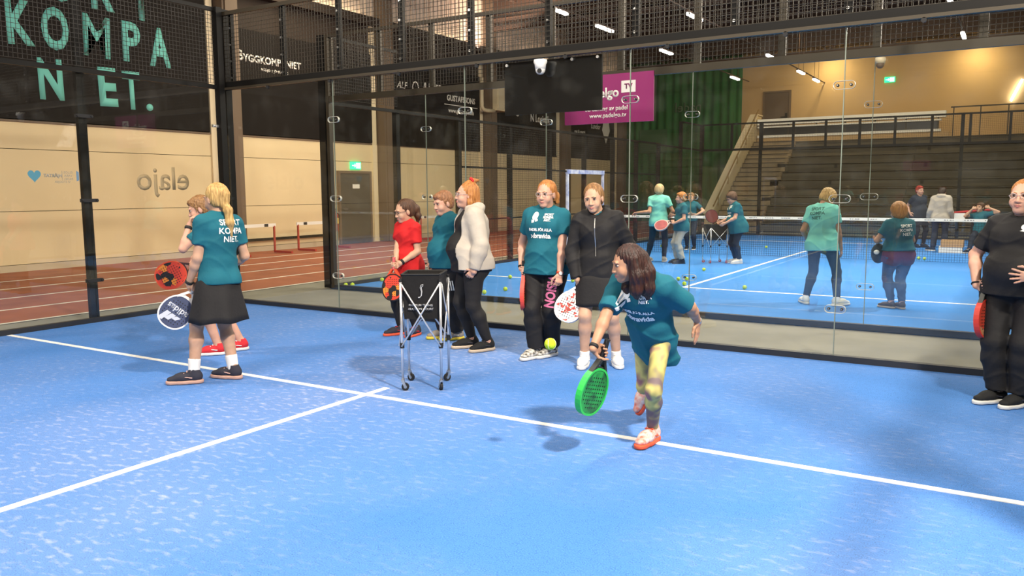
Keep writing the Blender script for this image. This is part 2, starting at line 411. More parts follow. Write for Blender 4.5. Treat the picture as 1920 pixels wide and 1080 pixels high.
# fire extinguisher and its sign
fe = empty('fire_extinguisher', (W+.2, 9.62, .40), label='red fire extinguisher hanging beside the dark grey door', cat='extinguisher')
q = MB(); q.tube([(W+.2, 9.62, .40), (W+.2, 9.62, .43), (W+.2, 9.62, .86), (W+.2, 9.62, .93), (W+.2, 9.62, .97)], [.09, .10, .10, .07, .03], 14); q.build('cylinder', mat('extinguisher_red', (.55, .03, .02), .35), fe, smooth=True)
MB().box((W+.295, 9.57, .62), (W+.305, 9.67, .78)).build('sticker', mat('yellow_sticker', (.8, .55, .12), .6), fe)
q = MB(); q.bar((W+.2, 9.55, 1.0), (W+.2, 9.7, 1.03), .03, .03); q.tube([(W+.2, 9.66, .98), (W+.26, 9.74, .85), (W+.24, 9.75, .6)], .015, 6); q.build('valve', RUBBER, fe)
MB().box((W-.01, 9.54, .80), (W+.12, 9.70, .84)).build('wall_bracket', RUBBER, fe)
MB().box((W+.005, 9.50, 1.15), (W+.01, 9.72, 1.38)).build('extinguisher_sign', mat('sign_red', (.6, .05, .02), .5), label='small red sign above the fire extinguisher', cat='sign')
MB().box((W+.005, 9.42, 2.18), (W+.01, 9.66, 2.50)).build('safety_sign', mat('sign_red', (.6, .05, .02), .5), label='red safety sign at door height left of the exit sign', cat='sign')

# ---- black banners with sponsors
BAN = mat('black_banner', (.011, .009, .008), .8, spec=.2)
AQUA = mat('aqua_print', (.16, .56, .50), .7)
def banner(y0, y1, z0, z1, label):
    e = MB().box((W, y0, z0), (W+.04, y1, z1)).build('banner', BAN, label=label, cat='banner'); return e
def wt(b, s, y, z, size, m=LETTER, **k):
    return text(s, size, frame((W+.041, y, z), (0, 1, 0), (0, 0, 1)), m, b, **k)
b1 = banner(-7.5, 5.62, 2.99, 6.5, 'black banner with large aqua hand-cut letters, leftmost on the wall')
def letters(s, pos, z, h):
    for ch, y, dz, ro, w_ in pos:
        me_ = text_mesh(ch, 1, .012 if ch == 'M' else .035)
        bm = bmesh.new(); bm.from_mesh(me_); bpy.data.meshes.remove(me_)
        xs = [v.co.x for v in bm.verts]; ys = [v.co.y for v in bm.verts]
        cx, cy = (max(xs)+min(xs))/2, (max(ys)+min(ys))/2
        hh = h if ch != '.' else .16
        for v in bm.verts: v.co = Vector(((v.co.x-cx)/(max(xs)-min(xs))*w_, (v.co.y-cy)/(max(ys)-min(ys))*hh, 0))
        r = bmesh.ops.extrude_face_region(bm, geom=bm.faces[:]); bmesh.ops.translate(bm, vec=(0, 0, .006), verts=[g for g in r['geom'] if isinstance(g, bmesh.types.BMVert)])
        zz = z+dz if ch != '.' else z-h/2+.08+dz
        bmesh.ops.transform(bm, matrix=frame((W+.041, y, zz), (0, 1, 0), (0, 0, 1)) @ Matrix.Rotation(ro, 4, 'Z'), verts=bm.verts)
        bmesh.ops.recalc_face_normals(bm, faces=bm.faces)
        me2 = bpy.data.meshes.new('letter'); bm.to_mesh(me2); bm.free(); me2.materials.append(AQUA); link('letter', me2, b1)
letters('SPORT', [('S', .55, 0, .02, .5), ('P', 1.35, .02, 0, .5), ('O', 2.15, .02, 0, .58), ('R', 3.05, 0, 0, .52), ('T', 3.95, -.05, 0, .5)], 5.80, .85)
letters('KOMPA', [('K', 1.29, .05, .03, .52), ('O', 1.98, .04, 0, .56), ('M', 2.86, .02, -.04, .60), ('P', 3.66, .02, 0, .44), ('A', 4.36, 0, 0, .54)], 4.80, .86)
letters('NIET.', [('N', 1.82, 0, .02, .50), ('I', 2.40, 0, 0, .12), ('E', 3.04, -.03, .03, .42), ('T', 3.60, -.05, .02, .42), ('.', 4.02, -.05, 0, .17)], 3.82, .82)
b2 = banner(6.48, 11.6, 2.99, 5.6, 'black banner with small white company lettering, second from the left')
wt(b2, 'B', 6.62, 4.93, .36, bold=.010); wt(b2, 'YGGKOMPANIET', 7.70, 4.89, .255, bold=.008)
wt(b2, 'NÄSSJÖ  |  JÖNKÖPING', 7.75, 4.66, .09, bold=.002)
wt(b2, 'I', 9.6, 4.85, .30, bold=.01)
b3 = banner(12.42, 17.45, 2.95, 5.6, 'black banner with a white web address, third from the left')
wt(b3, 'ALF', 12.95, 4.85, .30, shear=.3); q = MB(); q.ring([(.16*math.cos(a)*1.1, .2*math.sin(a)) for a in [i*.524 for i in range(12)]], [(.12*math.cos(a)*1.1, .16*math.sin(a)) for a in [i*.524 for i in range(12)]], 0, .004, 0, frame((W+.041, 13.65, 4.85), (0, 1, 0), (0, 0, 1))); q.build('emblem', LETTER, b3)
wt(b3, '/I. ITUBE', 14.55, 4.95, .26, bold=.008)
wt(b3, 'GUSTAFSSONS', 16.2, 4.68, .27, bold=.009, sx=.95); MB().box((W+.041, 15.2, 4.45), (W+.045, 17.2, 4.475)).build('rule', LETTER, b3)
wt(b3, 'www.gilbertgustafs', 16.2, 4.27, .20, bold=.005)
b4 = banner(18.42, 23.1, 2.93, 5.6, 'black banner with white logistics lettering, fourth from the left')
wt(b4, 'Cur', 18.85, 4.62, .34, bold=.01); wt(b4, 'go', 20.1, 4.62, .42, bold=.012); wt(b4, 'N Logistik', 21.75, 4.40, .42, bold=.01, sx=.9)
b5 = banner(24.3, 28.75, 2.93, 5.6, 'black banner nearest the green curtain with a white gem mark')
wt(b5, 'N', 24.6, 4.8, .62, bold=.014); wt(b5, 'mat & energi', 25.3, 4.1, .2, bold=.004); wt(b5, 'Lundor', 26.9, 4.42, .33, bold=.004)
q = MB(); q.prism([(0, -.55), (.42, .05), (.30, .42), (0, .52), (-.30, .42), (-.42, .05)], 0, .004, 0, frame((W+.041, 28.0, 4.25), (0, 1, 0), (0, 0, 1))); q.build('emblem', LETTER, b5)
# ventilation unit hung between two banners
v = empty('ventilation_unit', (W, 17.8, 4.4), label='cream ventilation unit with a bent pipe between two black banners', cat='ventilator')
CREAM = mat('cream_metal', (.66, .56, .38), .45)
q = MB(); q.box((W+.04, 17.72, 4.42), (W+.55, 18.55, 5.35)); q.box((W+.55, 17.78, 4.48), (W+.57, 18.2, 5.29)); q.build('housing', CREAM, v)
q = MB()
for k in range(9): q.box((W+.56, 18.22, 4.52+.09*k), (W+.58, 18.52, 4.56+.09*k))
q.build('grille', PILLAR, v)
q = MB(); q.tube([(W+.4, 17.75, 4.40), (W+.4, 17.3, 4.38), (W+.4, 17.05, 4.40), (W+.4, 16.95, 4.5), (W+.4, 16.95, 5.5)], .07, 8); q.build('pipe', CREAM, v, smooth=True)

# ---- bleachers at the end of the hall, the stairs and the sloping parapet
PLANK = mat('grey_brown_plank', (.13, .108, .07), .75, noise=.35, scale=1.3, stretch=(.4, 3, 6))
DARK = mat('dark_bleacher_board', (.03, .024, .018), .8)  # dark brown of vent holes, understructure and cheek blocks
CONC = mat('warm_concrete', (.36, .27, .165), .8, noise=.15, scale=2)
bl = empty('bleacher', (1.2, 22.3, 0), label='dark wooden bleacher rows rising behind the far court', cat='bleacher')
RH, RD, Y0 = .315, .52, 22.3
for i in range(11):
    y = Y0+RD*i; z = RH*(i+1)
    for (xa, xb) in ((1.35, 5.9), (5.91, 10.4), (10.41, 15)):
        j = random.uniform(-.012, .012)
        MB().box((xa, y+j, z-RH+.02), (xb, y+.05+j, z-.065)).build('riser_board', PLANK, bl)
        MB().box((xa, y-.07, z-.030), (xb, y+RD-.08, z)).build('bench_plank', PLANK, bl)
    if i % 2 == 1:
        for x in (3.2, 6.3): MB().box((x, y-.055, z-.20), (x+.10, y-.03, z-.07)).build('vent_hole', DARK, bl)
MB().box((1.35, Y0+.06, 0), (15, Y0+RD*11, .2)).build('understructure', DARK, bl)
st = empty('stair', (.4, 22.3, 0), label='wooden stair climbing beside the bleacher', cat='stairs')
for i in range(19):
    y = Y0+.3*i; z = .185*(i+1)
    MB().box((-.42, y, z-.185), (1.34, y+.32, z-.02)).build('stair_riser', CONC, st)
    MB().box((-.42, y-.03, z-.025), (1.2, y+.30, z)).build('tread', mat('tread_edge', (.06, .045, .03), .7), st)
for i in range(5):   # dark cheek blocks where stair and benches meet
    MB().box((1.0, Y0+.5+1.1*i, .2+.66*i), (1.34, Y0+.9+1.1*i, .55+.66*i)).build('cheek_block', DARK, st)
pa = empty('stair_parapet', (-.6, 22.4, 0), label='sloping cream parapet beside the bleacher stair', cat='parapet')
A = [(22.4, 0), (22.4, .62), (28.3, 4.66), (29.0, 4.66), (29.0, 0)]
q = MB(); V = [(-.72, y, z) for y, z in A]+[(-.46, y, z) for y, z in A]; n = 5
q.add(V, [tuple(range(n)), tuple(range(2*n-1, n-1, -1))]+[(i, n+i, n+(i+1) % n, (i+1) % n) for i in range(n)]); q.build('parapet_wall', mat('cream_parapet', (.60, .48, .29), .6), pa)
q = MB(); q.bar((-.59, 22.36, .63), (-.59, 28.3, 4.70), .34, .05); q.bar((-.59, 28.28, 4.69), (-.59, 29.05, 4.69), .34, .05); q.build('coping', STRIP, pa)
q = MB(); q.bar((-.42, 22.5, .90), (-.42, 28.3, 4.9), .04, .04)
for k in range(5):
    t = (k+.5)/5; y = 22.5+5.8*t; q.bar((-.42, y, .62+4.04*t-.1), (-.42, y, .90+4.0*t), .03, .03)
q.build('handrail', mat('brass_rail', (.45, .30, .12), .4, .5), pa)
pf = empty('gallery_railing', (-.4, 28.4, 3.5), label='white boarded railing along the top of the bleacher', cat='railing')
MB().box((-.45, 28.2, 3.3), (15, END-.2, 3.46)).build('gallery_floor', CONC, pf)
MB().box((-.42, 28.25, 3.46), (6.9, 28.45, 3.70)).build('lower_board', BEIGE2, pf)
MB().box((-.42, 28.22, 3.70), (6.6, 28.5, 3.80)).build('white_board', WHITE, pf)
MB().box((-.30, 28.4, 3.80), (6.5, 28.46, 4.12)).build('dark_gap_sheet', mat('dark_gap_sheet', (.012, .012, .014), .3), pf)  # dark sheet filling the gap between boards, its shade put in the colour
MB().box((-.42, 28.22, 4.12), (6.6, 28.5, 4.18)).build('white_board', WHITE, pf)
MB().box((-.42, 28.18, 4.24), (6.75, 28.62, 4.48)).build('top_rail', WHITE, pf)
q = MB()
for k in range(7): q.bar((-.3+1.13*k, 28.42, 3.46), (-.3+1.13*k, 28.42, 4.26), .06, .06)
q.build('rail_post', BRONZE, pf)
# mesh cage and an added glowing bar to the right of the gallery
q = MB()
for k in range(8): q.bar((7.0+.9*k, 28.3, 3.3), (7.0+.9*k, 28.3, 4.6), .04, .04)
q.bar((6.9, 28.3, 4.6), (14, 28.3, 4.6), .04, .05); q.build('guard_rail', BRONZE, label='thin dark guard rail right of the white gallery railing', cat='railing')
tag(MB().bar((9.16, END-.3, 5.68), (8.82, END-.3, 4.88), .09, .08).build('added_glow_bar', LAMP), 'bright slanting glow bar added on the end wall at the right', 'lamp')  # glowing bar added to draw a bright slanted line, no fixture known

# ---- rows of ceiling tubes
ORD = ('first', 'second', 'third', 'fourth', 'fifth')
for x, ys in ((-.78, (10.95, 13.7, 18.4, 22.2, 26)), (1.85, (13.6, 21.3, 25.8, 28.6)), (7.65, (15.3, 20.5)), (5.0, (5.2, 9.0))):
    for y in ys:
        e = empty('ceiling_lamp', (x, y, 6), cat='lamp', group='tube lamps on the roof tracks', label='%s tube lamp from the camera in the %s lamp row under the ceiling' % (ORD[ys.index(y)], {-.78: 'leftmost', 1.85: 'second', 7.65: 'rightmost', 5.0: 'short'}[x]))
        q = MB(); q.box((x-.05, y-.5, 5.97), (x+.05, y+.5, 6.03)); q.build('tube', LAMP, e)
        q = MB(); q.box((x-.03, y-.62, 6.03), (x+.03, y+.62, 6.07)); q.cyl((x, y-.4, 6.07), (x, y-.4, 8.4), .008, 5); q.cyl((x, y+.4, 6.07), (x, y+.4, 8.4), .008, 5); q.build('housing', BEAM, e)
    q = MB().box((x-.02, min(ys)-2, 6.07), (x+.02, max(ys)+2, 6.10)); tag(q.build('lamp_track', BEAM), {-.78: 'long thin lamp track nearest the left wall', 1.85: 'long thin lamp track over the far court', 7.65: 'long thin lamp track at the right of the hall', 5.0: 'short lamp track between the courts'}[x], 'lamp track')
# ================================================================== the padel cages
BORDER = mat('dark_frame_foot', (.018, .02, .026), .5)
PLATE = glass_mat('clamp_plate', (.86, .87, .84), 1.6, .10)
RIM = mat('clamp_rim', (.52, .52, .47), .35, .2)
def capsule(L_, r, n=6):
    P = []
    for i in range(n+1): a = -math.pi/2+math.pi*i/n; P.append((L_+r*math.cos(a), r*math.sin(a)))
    for i in range(n+1): a = math.pi/2+math.pi*i/n; P.append((-L_+r*math.cos(a), r*math.sin(a)))
    return P
def clamp(pane, M):
    q = MB(); q.ring(capsule(.055, .036), capsule(.055, .0335), -.014, .014, 0, M); c = q.build('clamp_plate', RIM, pane)
    # sub-part bolts are joined with the plate's own rim: two dark bolt heads
    q = MB(); q.M = M
    for s in (-1, 1): q.cyl((s*.055, 0, -.022), (s*.055, 0, .018), .012, 10); q.cyl((s*.055, 0, -.026), (s*.055, 0, .026), .006, 8, 1)
    q.build('bolt', [RUBBER, STEEL], pane)
def pane(e, o, ux, w_, z0, z1):
    """glass pane from point o along ux"""
    o = Vector(o); ux = Vector(ux); n = ux.cross(Vector((0, 0, 1)))*.005
    a = o+ux*.004; b = o+ux*(w_-.004)
    V = [a-n, b-n, b+n, a+n]; q = MB(); q.add([v_+Vector((0, 0, z0)) for v_ in V]+[v_+Vector((0, 0, z1)) for v_ in V], MB.BF)
    return q.build('glass_pane', GLASS, e)
def edge_seal(e, p, z0, z1):
    q = MB().box((p[0]-.004, p[1]-.007, z0), (p[0]+.004, p[1]+.007, z1)); return q.build('pane_joint', mat('pane_edge', (.20, .23, .19), .25), e)
def mesh_panel(e, o, ux, L_, z0, z1, pitch, w_, m):
    o = Vector(o); ux = Vector(ux); q = MB(); n = int(L_/pitch)
    for i in range(n+1):
        p = o+ux*(i*L_/n); q.wire(p+Vector((0, 0, z0)), p+Vector((0, 0, z1)), w_)
    k = int((z1-z0)/pitch)
    for i in range(k+1):
        z = z0+(z1-z0)*i/k; q.wire(o+Vector((0, 0, z)), o+ux*L_+Vector((0, 0, z)), w_)
    return q.build('mesh_panel', m, e, kind='stuff')
def post(e, x, y, z1, s=.08, s2=None, m=BLACKMETAL):
    s2 = s2 or s; q = MB().box((x-s/2, y-s2/2, 0), (x+s/2, y+s2/2, z1))
    o = q.build('post', m, e)
    return o
def rail(e, a, b, w_=.06, h_=.06, m=BLACKMETAL): return MB().bar(a, b, w_, h_).build('rail', m, e)
def bolts(e, pts, d):
    q = MB()
    for p in pts:
        p = Vector(p); q.cyl(p, p+Vector(d)*.02, .014, 8)
    q.build('bolt_row', STEEL, e, kind='stuff')

# ---------------- near court
near = empty('court_enclosure', (0, 0, 0), label='glass and black steel enclosure of the near padel court', cat='glass wall')
G = 2.95
CL = (2.43, 1.45, .47)
for k in range(5):
    p = pane(near, (2*k, 0, 0), (1, 0, 0), 2, .05, G)
    if k < 4:
        for z in CL: clamp(p, frame((2*k+2, 0, z), (1, 0, 0), (0, 0, 1)))
        edge_seal(near, (2*k+2, 0), .05, G)
for k in range(3):
    p = pane(near, (0, -2.03*k, 0), (0, -1, 0), 2.03, .05, G)
MB().box((0, -.035, -.01), (10, .035, .055)).build('foot_rail', BORDER, near)
MB().box((-.035, -13, -.01), (.035, 0, .055)).build('foot_rail', BORDER, near)
post(near, -.05, .06, 4.0, .12, .10); post(near, .02, -.1, 4.0, .10, .09)
for y in (-2.03, -4.06, -6.1): post(near, -.06, y, 4.0, .06, .10)
rail(near, (0, 0, G+.02), (10, 0, G+.02), .07, .10); rail(near, (0, 0, G), (0, -8, G), .05, .055)
rail(near, (0, 0, 3.93), (10, 0, 3.93), .045, .05, BRONZE); rail(near, (0, 0, 3.97), (0, -8, 3.97), .045, .05)
# small clips that hold the panes to the posts
for y in (-2.03, -4.06):
    for z in (.5, 1.45, 2.43):
        q = MB(); q.box((-.03, y-.10, z-.02), (.015, y+.10, z+.02)); q.cyl((.01, y-.085, z), (.03, y-.085, z), .014, 8); q.cyl((.01, y+.085, z), (.03, y+.085, z), .014, 8); q.build('clip', RUBBER, near)
for z in (.5, 1.45, 2.43):
    q = MB(); q.box((-.01, -.24, z-.018), (.02, -.03, z+.018)); q.cyl((.02, -.2, z), (.04, -.2, z), .014, 8); q.cyl((.02, -.07, z), (.04, -.07, z), .014, 8); q.build('clip', STEEL, near)
mesh_panel(near, (.03, 0, 0), (1, 0, 0), 9.97, 3.03, 3.92, .05, .0045, WIRE)
mesh_panel(near, (0, -.03, 0), (0, -1, 0), 7.9, 3.0, 3.94, .05, .0045, WIREB)
for k in range(10):
    x = .12+.985*k
    MB().box((x-.035, .03, G), (x+.035, .075, 3.95)).build('mesh_post', BLACKMETAL, near)
    bolts(near, [(x, .03, 3.08+.22*i) for i in range(4)], (0, -1, 0))
rail(near, (0, .05, 3.0), (10, .05, 3.0), .05, .05); rail(near, (0, -.05, 2.93), (10, -.05, 2.93), .03, .03, BRONZE)
for k in range(9): MB().cyl((.9+1.1*k, -.04, 2.90), (.9+1.1*k, -.065, 2.90), .022, 10).build('rail_bolt', RUBBER, near)
# window stickers on the side glass: printed to be read from outside
STK = mat('sand_sticker', (.42, .30, .17), .6)
def sticker(s, size, y, z, m, **k): return text(s, size, frame((-.008, y, z), (0, -1, 0), (0, 0, 1)), m, near, name='sticker', depth=.001, **k)
sticker('elajo', .41, -1.02, 1.70, STK, bold=.006)
q = MB(); P = []
for i in range(28):
    t = 2*math.pi*i/28; P.append((.0048*16*math.sin(t)**3*.95, .0048*(13*math.cos(t)-5*math.cos(2*t)-2*math.cos(3*t)-math.cos(4*t))))
q.prism(P, 0, .001, 0, frame((-.007, -2.645, 1.735), (0, -1, 0), (0, 0, 1))); q.build('sticker', mat('blue_heart', (.10, .30, .42), .6), near, label='blue heart')
sticker('HJÄRTAT', .05, -2.44, 1.735, mat('grey_print', (.30, .29, .28), .6), bold=.002)
sticker('VI STÖDJER', .036, -2.33, 1.665, MATS['grey_print'])
sticker('ELLOS\nVARA\nPADEL', .038, -2.26, 1.735, MATS['grey_print'])
MB().box((-.008, -2.335, 1.69), (-.007, -2.33, 1.79)).build('sticker', MATS['grey_print'], near)
q = MB(); q.prism([(0, -.05), (.03, -.06), (.03, .06), (0, .045)], 0, .001, 0, frame((-.007, -2.135, 1.735), (0, -1, 0), (0, 0, 1))); q.build('sticker', mat('blue_mark', (.16, .27, .42), .6), near)

# ---------------- far court
far = empty('court_enclosure', (0, 1.93, 0), label='glass and black steel enclosure of the far padel court', cat='glass wall')
Y1, Y2 = 1.93, 19.9
for k in range(5):
    p = pane(far, (2*k-.04, Y1, 0), (1, 0, 0), 2, .05, G)
    if k < 4:
        for z in CL: clamp(p, frame((2*k+1.96, Y1, z), (1, 0, 0), (0, 0, 1)))
        edge_seal(far, (2*k+1.96, Y1), .05, G)
SY = [1.93, 3.68, 5.55, 7.45, 9.2, 11.0, 12.7, 14.3, 16.0, 17.9, 19.9]
pane(far, (0, 1.95, 0), (0, 1, 0), 1.72, .05, G); pane(far, (0, 3.7, 0), (0, 1, 0), 1.83, .05, G)
pane(far, (0, 16.02, 0), (0, 1, 0), 1.86, .05, 2.85); pane(far, (0, 17.92, 0), (0, 1, 0), 1.96, .05, 2.85)
for k in range(5): pane(far, (2*k, Y2, 0), (1, 0, 0), 2, .05, 2.83)
MB().box((0, Y1-.035, -.01), (10, Y1+.035, .055)).build('foot_rail', BORDER, far)
MB().box((-.035, Y1, -.01), (.035, Y2, .055)).build('foot_rail', BORDER, far)
MB().box((0, Y2-.035, -.01), (10, Y2+.035, .055)).build('foot_rail', BORDER, far)
for i, y in enumerate(SY):
    post(far, -.05, y, 3.95 if y < 3 else (3.70 if y > 17 else 2.9), .09 if i else .13, .10)
post(far, .06, 1.93, 3.95, .06, .08, BRONZE)
rail(far, (0, Y1, G+.02), (10, Y1, G+.02), .06, .09, BRONZE); rail(far, (0, Y1, 3.93), (10, Y1, 3.93), .045, .05, BRONZE)
rail(far, (0, Y1, 2.92), (0, 16, 2.90), .05, .05); rail(far, (0, 5.6, 2.0), (0, 16, 1.98), .04, .035); rail(far, (0, 5.6, .95), (0, 16, .95), .04, .03)
rail(far, (0, 16, 2.87), (0, Y2, 2.85), .05, .05); rail(far, (0, 17.9, 3.68), (0, Y2, 3.68), .045, .05)
mesh_panel(far, (0, Y1+.03, 0), (0, 1, 0), 1.7, 3.0, 3.92, .05, .004, WIREB); rail(far, (0, Y1, 3.93), (0, 3.68, 3.93), .045, .05)
mesh_panel(far, (0, 5.6, 0), (0, 1, 0), 4.1, .05, 2.9, .05, .004, WIREB)
mesh_panel(far, (0, 12.3, 0), (0, 1, 0), 3.7, .05, 2.88, .05, .004, WIREB)
mesh_panel(far, (0, 9.7, 0), (0, 1, 0), 2.6, 2.05, 2.88, .05, .004, WIREB)
mesh_panel(far, (0, 17.9, 0), (0, 1, 0), 2.0, 2.88, 3.66, .05, .004, WIRE)
mesh_panel(far, (.03, Y1, 0), (1, 0, 0), 9.97, 3.04, 3.92, .05, .0045, WIRE)
for k in range(10):
    x = .08+.985*k; MB().box((x-.04, Y1+.03, G), (x+.04, Y1+.075, 3.95)).build('mesh_post', BRONZE, far)
rail(far, (0, Y2, 2.85), (10, Y2, 2.83), .06, .07); rail(far, (0, Y2, 3.70), (10, Y2, 3.68), .05, .05)
mesh_panel(far, (0, Y2, 0), (1, 0, 0), 10, 2.90, 3.66, .05, .004, WIREB)
for k in range(11): MB().box((k*1.0-.035, Y2-.03, 2.85), (k*1.0+.035, Y2+.03, 3.68)).build('mesh_post', BLACKMETAL, far)
post(far, 1.95, Y2+.06, 3.7, .09); post(far, 7.8, Y2+.06, 3.7, .09); post(far, 9.9, Y2+.06, 3.9, .12)
# padded opening in the side fence
PAD = mat('white_blue_padding', (.62, .65, .78), .6, noise=.5, scale=9, col2=(.20, .26, .55))
q = MB(); q.bar((.02, 9.98, 0), (.02, 9.98, 2.0), .07, .05); q.bar((.02, 11.95, 0), (.02, 11.95, 2.0), .07, .05); q.bar((.02, 9.95, 1.98), (.02, 11.98, 1.98), .08, .10)
q.build('padded_gate_frame', PAD, far, label='white padded frame of the side opening')

# right-hand sides of both courts
for k in range(2): pane(near, (10, -2.03*k, 0), (0, -1, 0), 2.03, .05, G); pane(far, (10, 1.95+1.8*k, 0), (0, 1, 0), 1.8, .05, G)
for y in (0, -2.03, -4.06, -6.1, -8.1): post(near, 10.06, y, 4.0 if y > -5 else 2.9, .08, .10)
for y in SY: post(far, 10.06, y, 2.9, .08, .10)
MB().box((9.97, -13, -.01), (10.035, 0, .055)).build('foot_rail', BORDER, near); MB().box((9.97, Y1, -.01), (10.035, Y2, .055)).build('foot_rail', BORDER, far)
rail(near, (10, 0, G), (10, -8.1, G), .05, .055); rail(far, (10, Y1, 2.92), (10, Y2, 2.9), .05, .05); rail(far, (10, 5.6, 1.98), (10, 16, 1.98), .04, .035)
mesh_panel(far, (10, 5.6, 0), (0, 1, 0), 14.2, .05, 2.9, .05, .004, WIREB)
# the net of the far court
NY = 11.15
net = empty('padel_net', (5, NY, 0), label='padel net with white top band across the far court', cat='net')
q = MB(); 
for i in range(201):
    x = .1+9.8*i/200; q.wire((x, NY, .03), (x, NY, .87), .0042)
for i in range(18):
    z = .03+.84*i/17; q.wire((.1, NY, z), (9.9, NY, z), .0042)
q.build('net_mesh', mat('net_cord', (.012, .014, .03), .8), net, kind='stuff')
MB().box((.1, NY-.012, .855), (9.9, NY+.012, .915)).build('top_band', mat('band_white', (.72, .72, .70), .7), net)
q = MB(); random.seed(3)
for i in range(26):
    x = .5+.36*i
    for j in range(4): a = x+.05*j; q.box((a, NY-.014, .876), (a+random.uniform(.02, .045), NY-.0125, .896))
q.build('band_print', mat('band_print', (.25, .25, .27), .7), net)
for x in (.08, 9.92): MB().box((x-.05, NY-.05, 0), (x+.05, NY+.05, .98)).build('net_post', BLACKMETAL, net)

# ---------------- signs
PURPLE = mat('purple_sign', (.30, .02, .15), .5)
sg = MB().box((4.26, Y1-.045, 2.375), (5.48, Y1-.02, 2.975)).build('streaming_sign', PURPLE, label='purple streaming sign with white lettering on the far glass', cat='sign')
WS = mat('sign_white', (.88, .84, .82), .6)
sf = lambda x, z: frame((x, Y1-.046, z), (1, 0, 0), (0, 0, 1))
text('padelgo', .165, sf(4.77, 2.745), WS, sg, bold=.005, sx=.98)
q = MB(); q.M = sf(5.15, 2.81); q.box((-.095, -.072, 0), (.095, .072, .003)); q.build('badge', WS, sg)
text('TV', .085, frame((5.15, Y1-.05, 2.81), (1, 0, 0), (0, 0, 1)), PURPLE, sg, bold=.003)
text('Streaming av padel', .078, sf(4.85, 2.555), WS, sg, bold=.0014); text('www.padelgo.tv', .078, sf(4.87, 2.470), WS, sg, bold=.0014)
bs = empty('black_sign_board', (5.1, -.03, 2.35), label='black board hanging on the near glass in front of the purple sign', cat='sign')
MB().box((4.52, .012, 2.35), (5.68, .035, 2.90)).build('board', mat('black_board', (.004, .0035, .0035), .6, spec=.15), bs)
q = MB()
for x in (4.56, 5.64, 5.35): q.cyl((x, -.012, 2.875), (x, .012, 2.875), .016, 10)
q.build('fixing', STEEL, bs)
cam_ = empty('dome_camera', (5.03, -.1, 2.8), label='white dome security camera under the steel rail', cat='camera')
q = MB(); q.tube([(5.03, -.1, 2.885), (5.03, -.1, 2.86), (5.03, -.1, 2.835), (5.03, -.1, 2.79)], [.068, .072, .06, .055], 16); q.build('housing', WHITE, cam_, smooth=True)
MB().ball((5.03, -.1, 2.785), .053, 16, 10).build('dome', mat('camera_white', (.7, .69, .66), .3), cam_, smooth=True)
q = MB(); d = (CAM-Vector((5.03, -.1, 2.785))).normalized(); c = Vector((5.03, -.1, 2.785))+Vector((-.012, 0, -.01)); q.cyl(c+d*.03, c+d*.058, .024, 12); q.build('lens', RUBBER, cam_)
c2 = empty('dome_camera', (8.0, 1.8, 2.82), label='small dome camera under the rail of the far court', cat='camera')
q = MB(); q.tube([(8.02, 1.85, 2.90), (8.02, 1.85, 2.87), (8.02, 1.85, 2.84)], [.05, .055, .045], 12); q.build('housing', CREAM, c2, smooth=True)
MB().ball((8.02, 1.85, 2.83), .042, 12, 8).build('dome', PILLAR, c2, smooth=True)

# ---------------- hurdles by the wall
HRED = mat('hurdle_red', (.42, .05, .03), .5)
def hurdle(y0, y1, x, label):
    h = empty('hurdle', (x, (y0+y1)/2, 0), label=label, cat='hurdle', group='track hurdles by the beige wall')
    q = MB().box((x-.012, y0, .66), (x+.012, y1, .74)); q.build('top_board', WHITE, h)
    L_ = y1-y0
    for f in (.22, .78): MB().box((x+.0125, y0+L_*f-.06, .665), (x+.018, y0+L_*f+.06, .735)).build('board_mark', RUBBER, h)
    for y in (y0+.05, y1-.05):
        MB().bar((x, y, .02), (x, y, .68), .04, .04).build('upright', HRED, h)
        MB().bar((x, y, .03), (x+.62, y, .03), .06, .05).build('foot', HRED, h)
hurdle(5.45, 6.87, -6.7, 'red hurdle behind the blonde player'); hurdle(7.58, 8.95, -6.7, 'red hurdle left of the far court corner')
hurdle(12.9, 14.1, -6.8, 'red hurdle seen through the glass behind the girl in red'); hurdle(14.7, 15.9, -6.8, 'red hurdle farthest along the wall')
o = MB().bar((-7.42, 5.6, .3), (-7.42, 9.4, .3), .05, .07).build('wall_rail', BLACKMETAL); tag(o, 'low black rail on the wall behind the hurdles', 'rail')
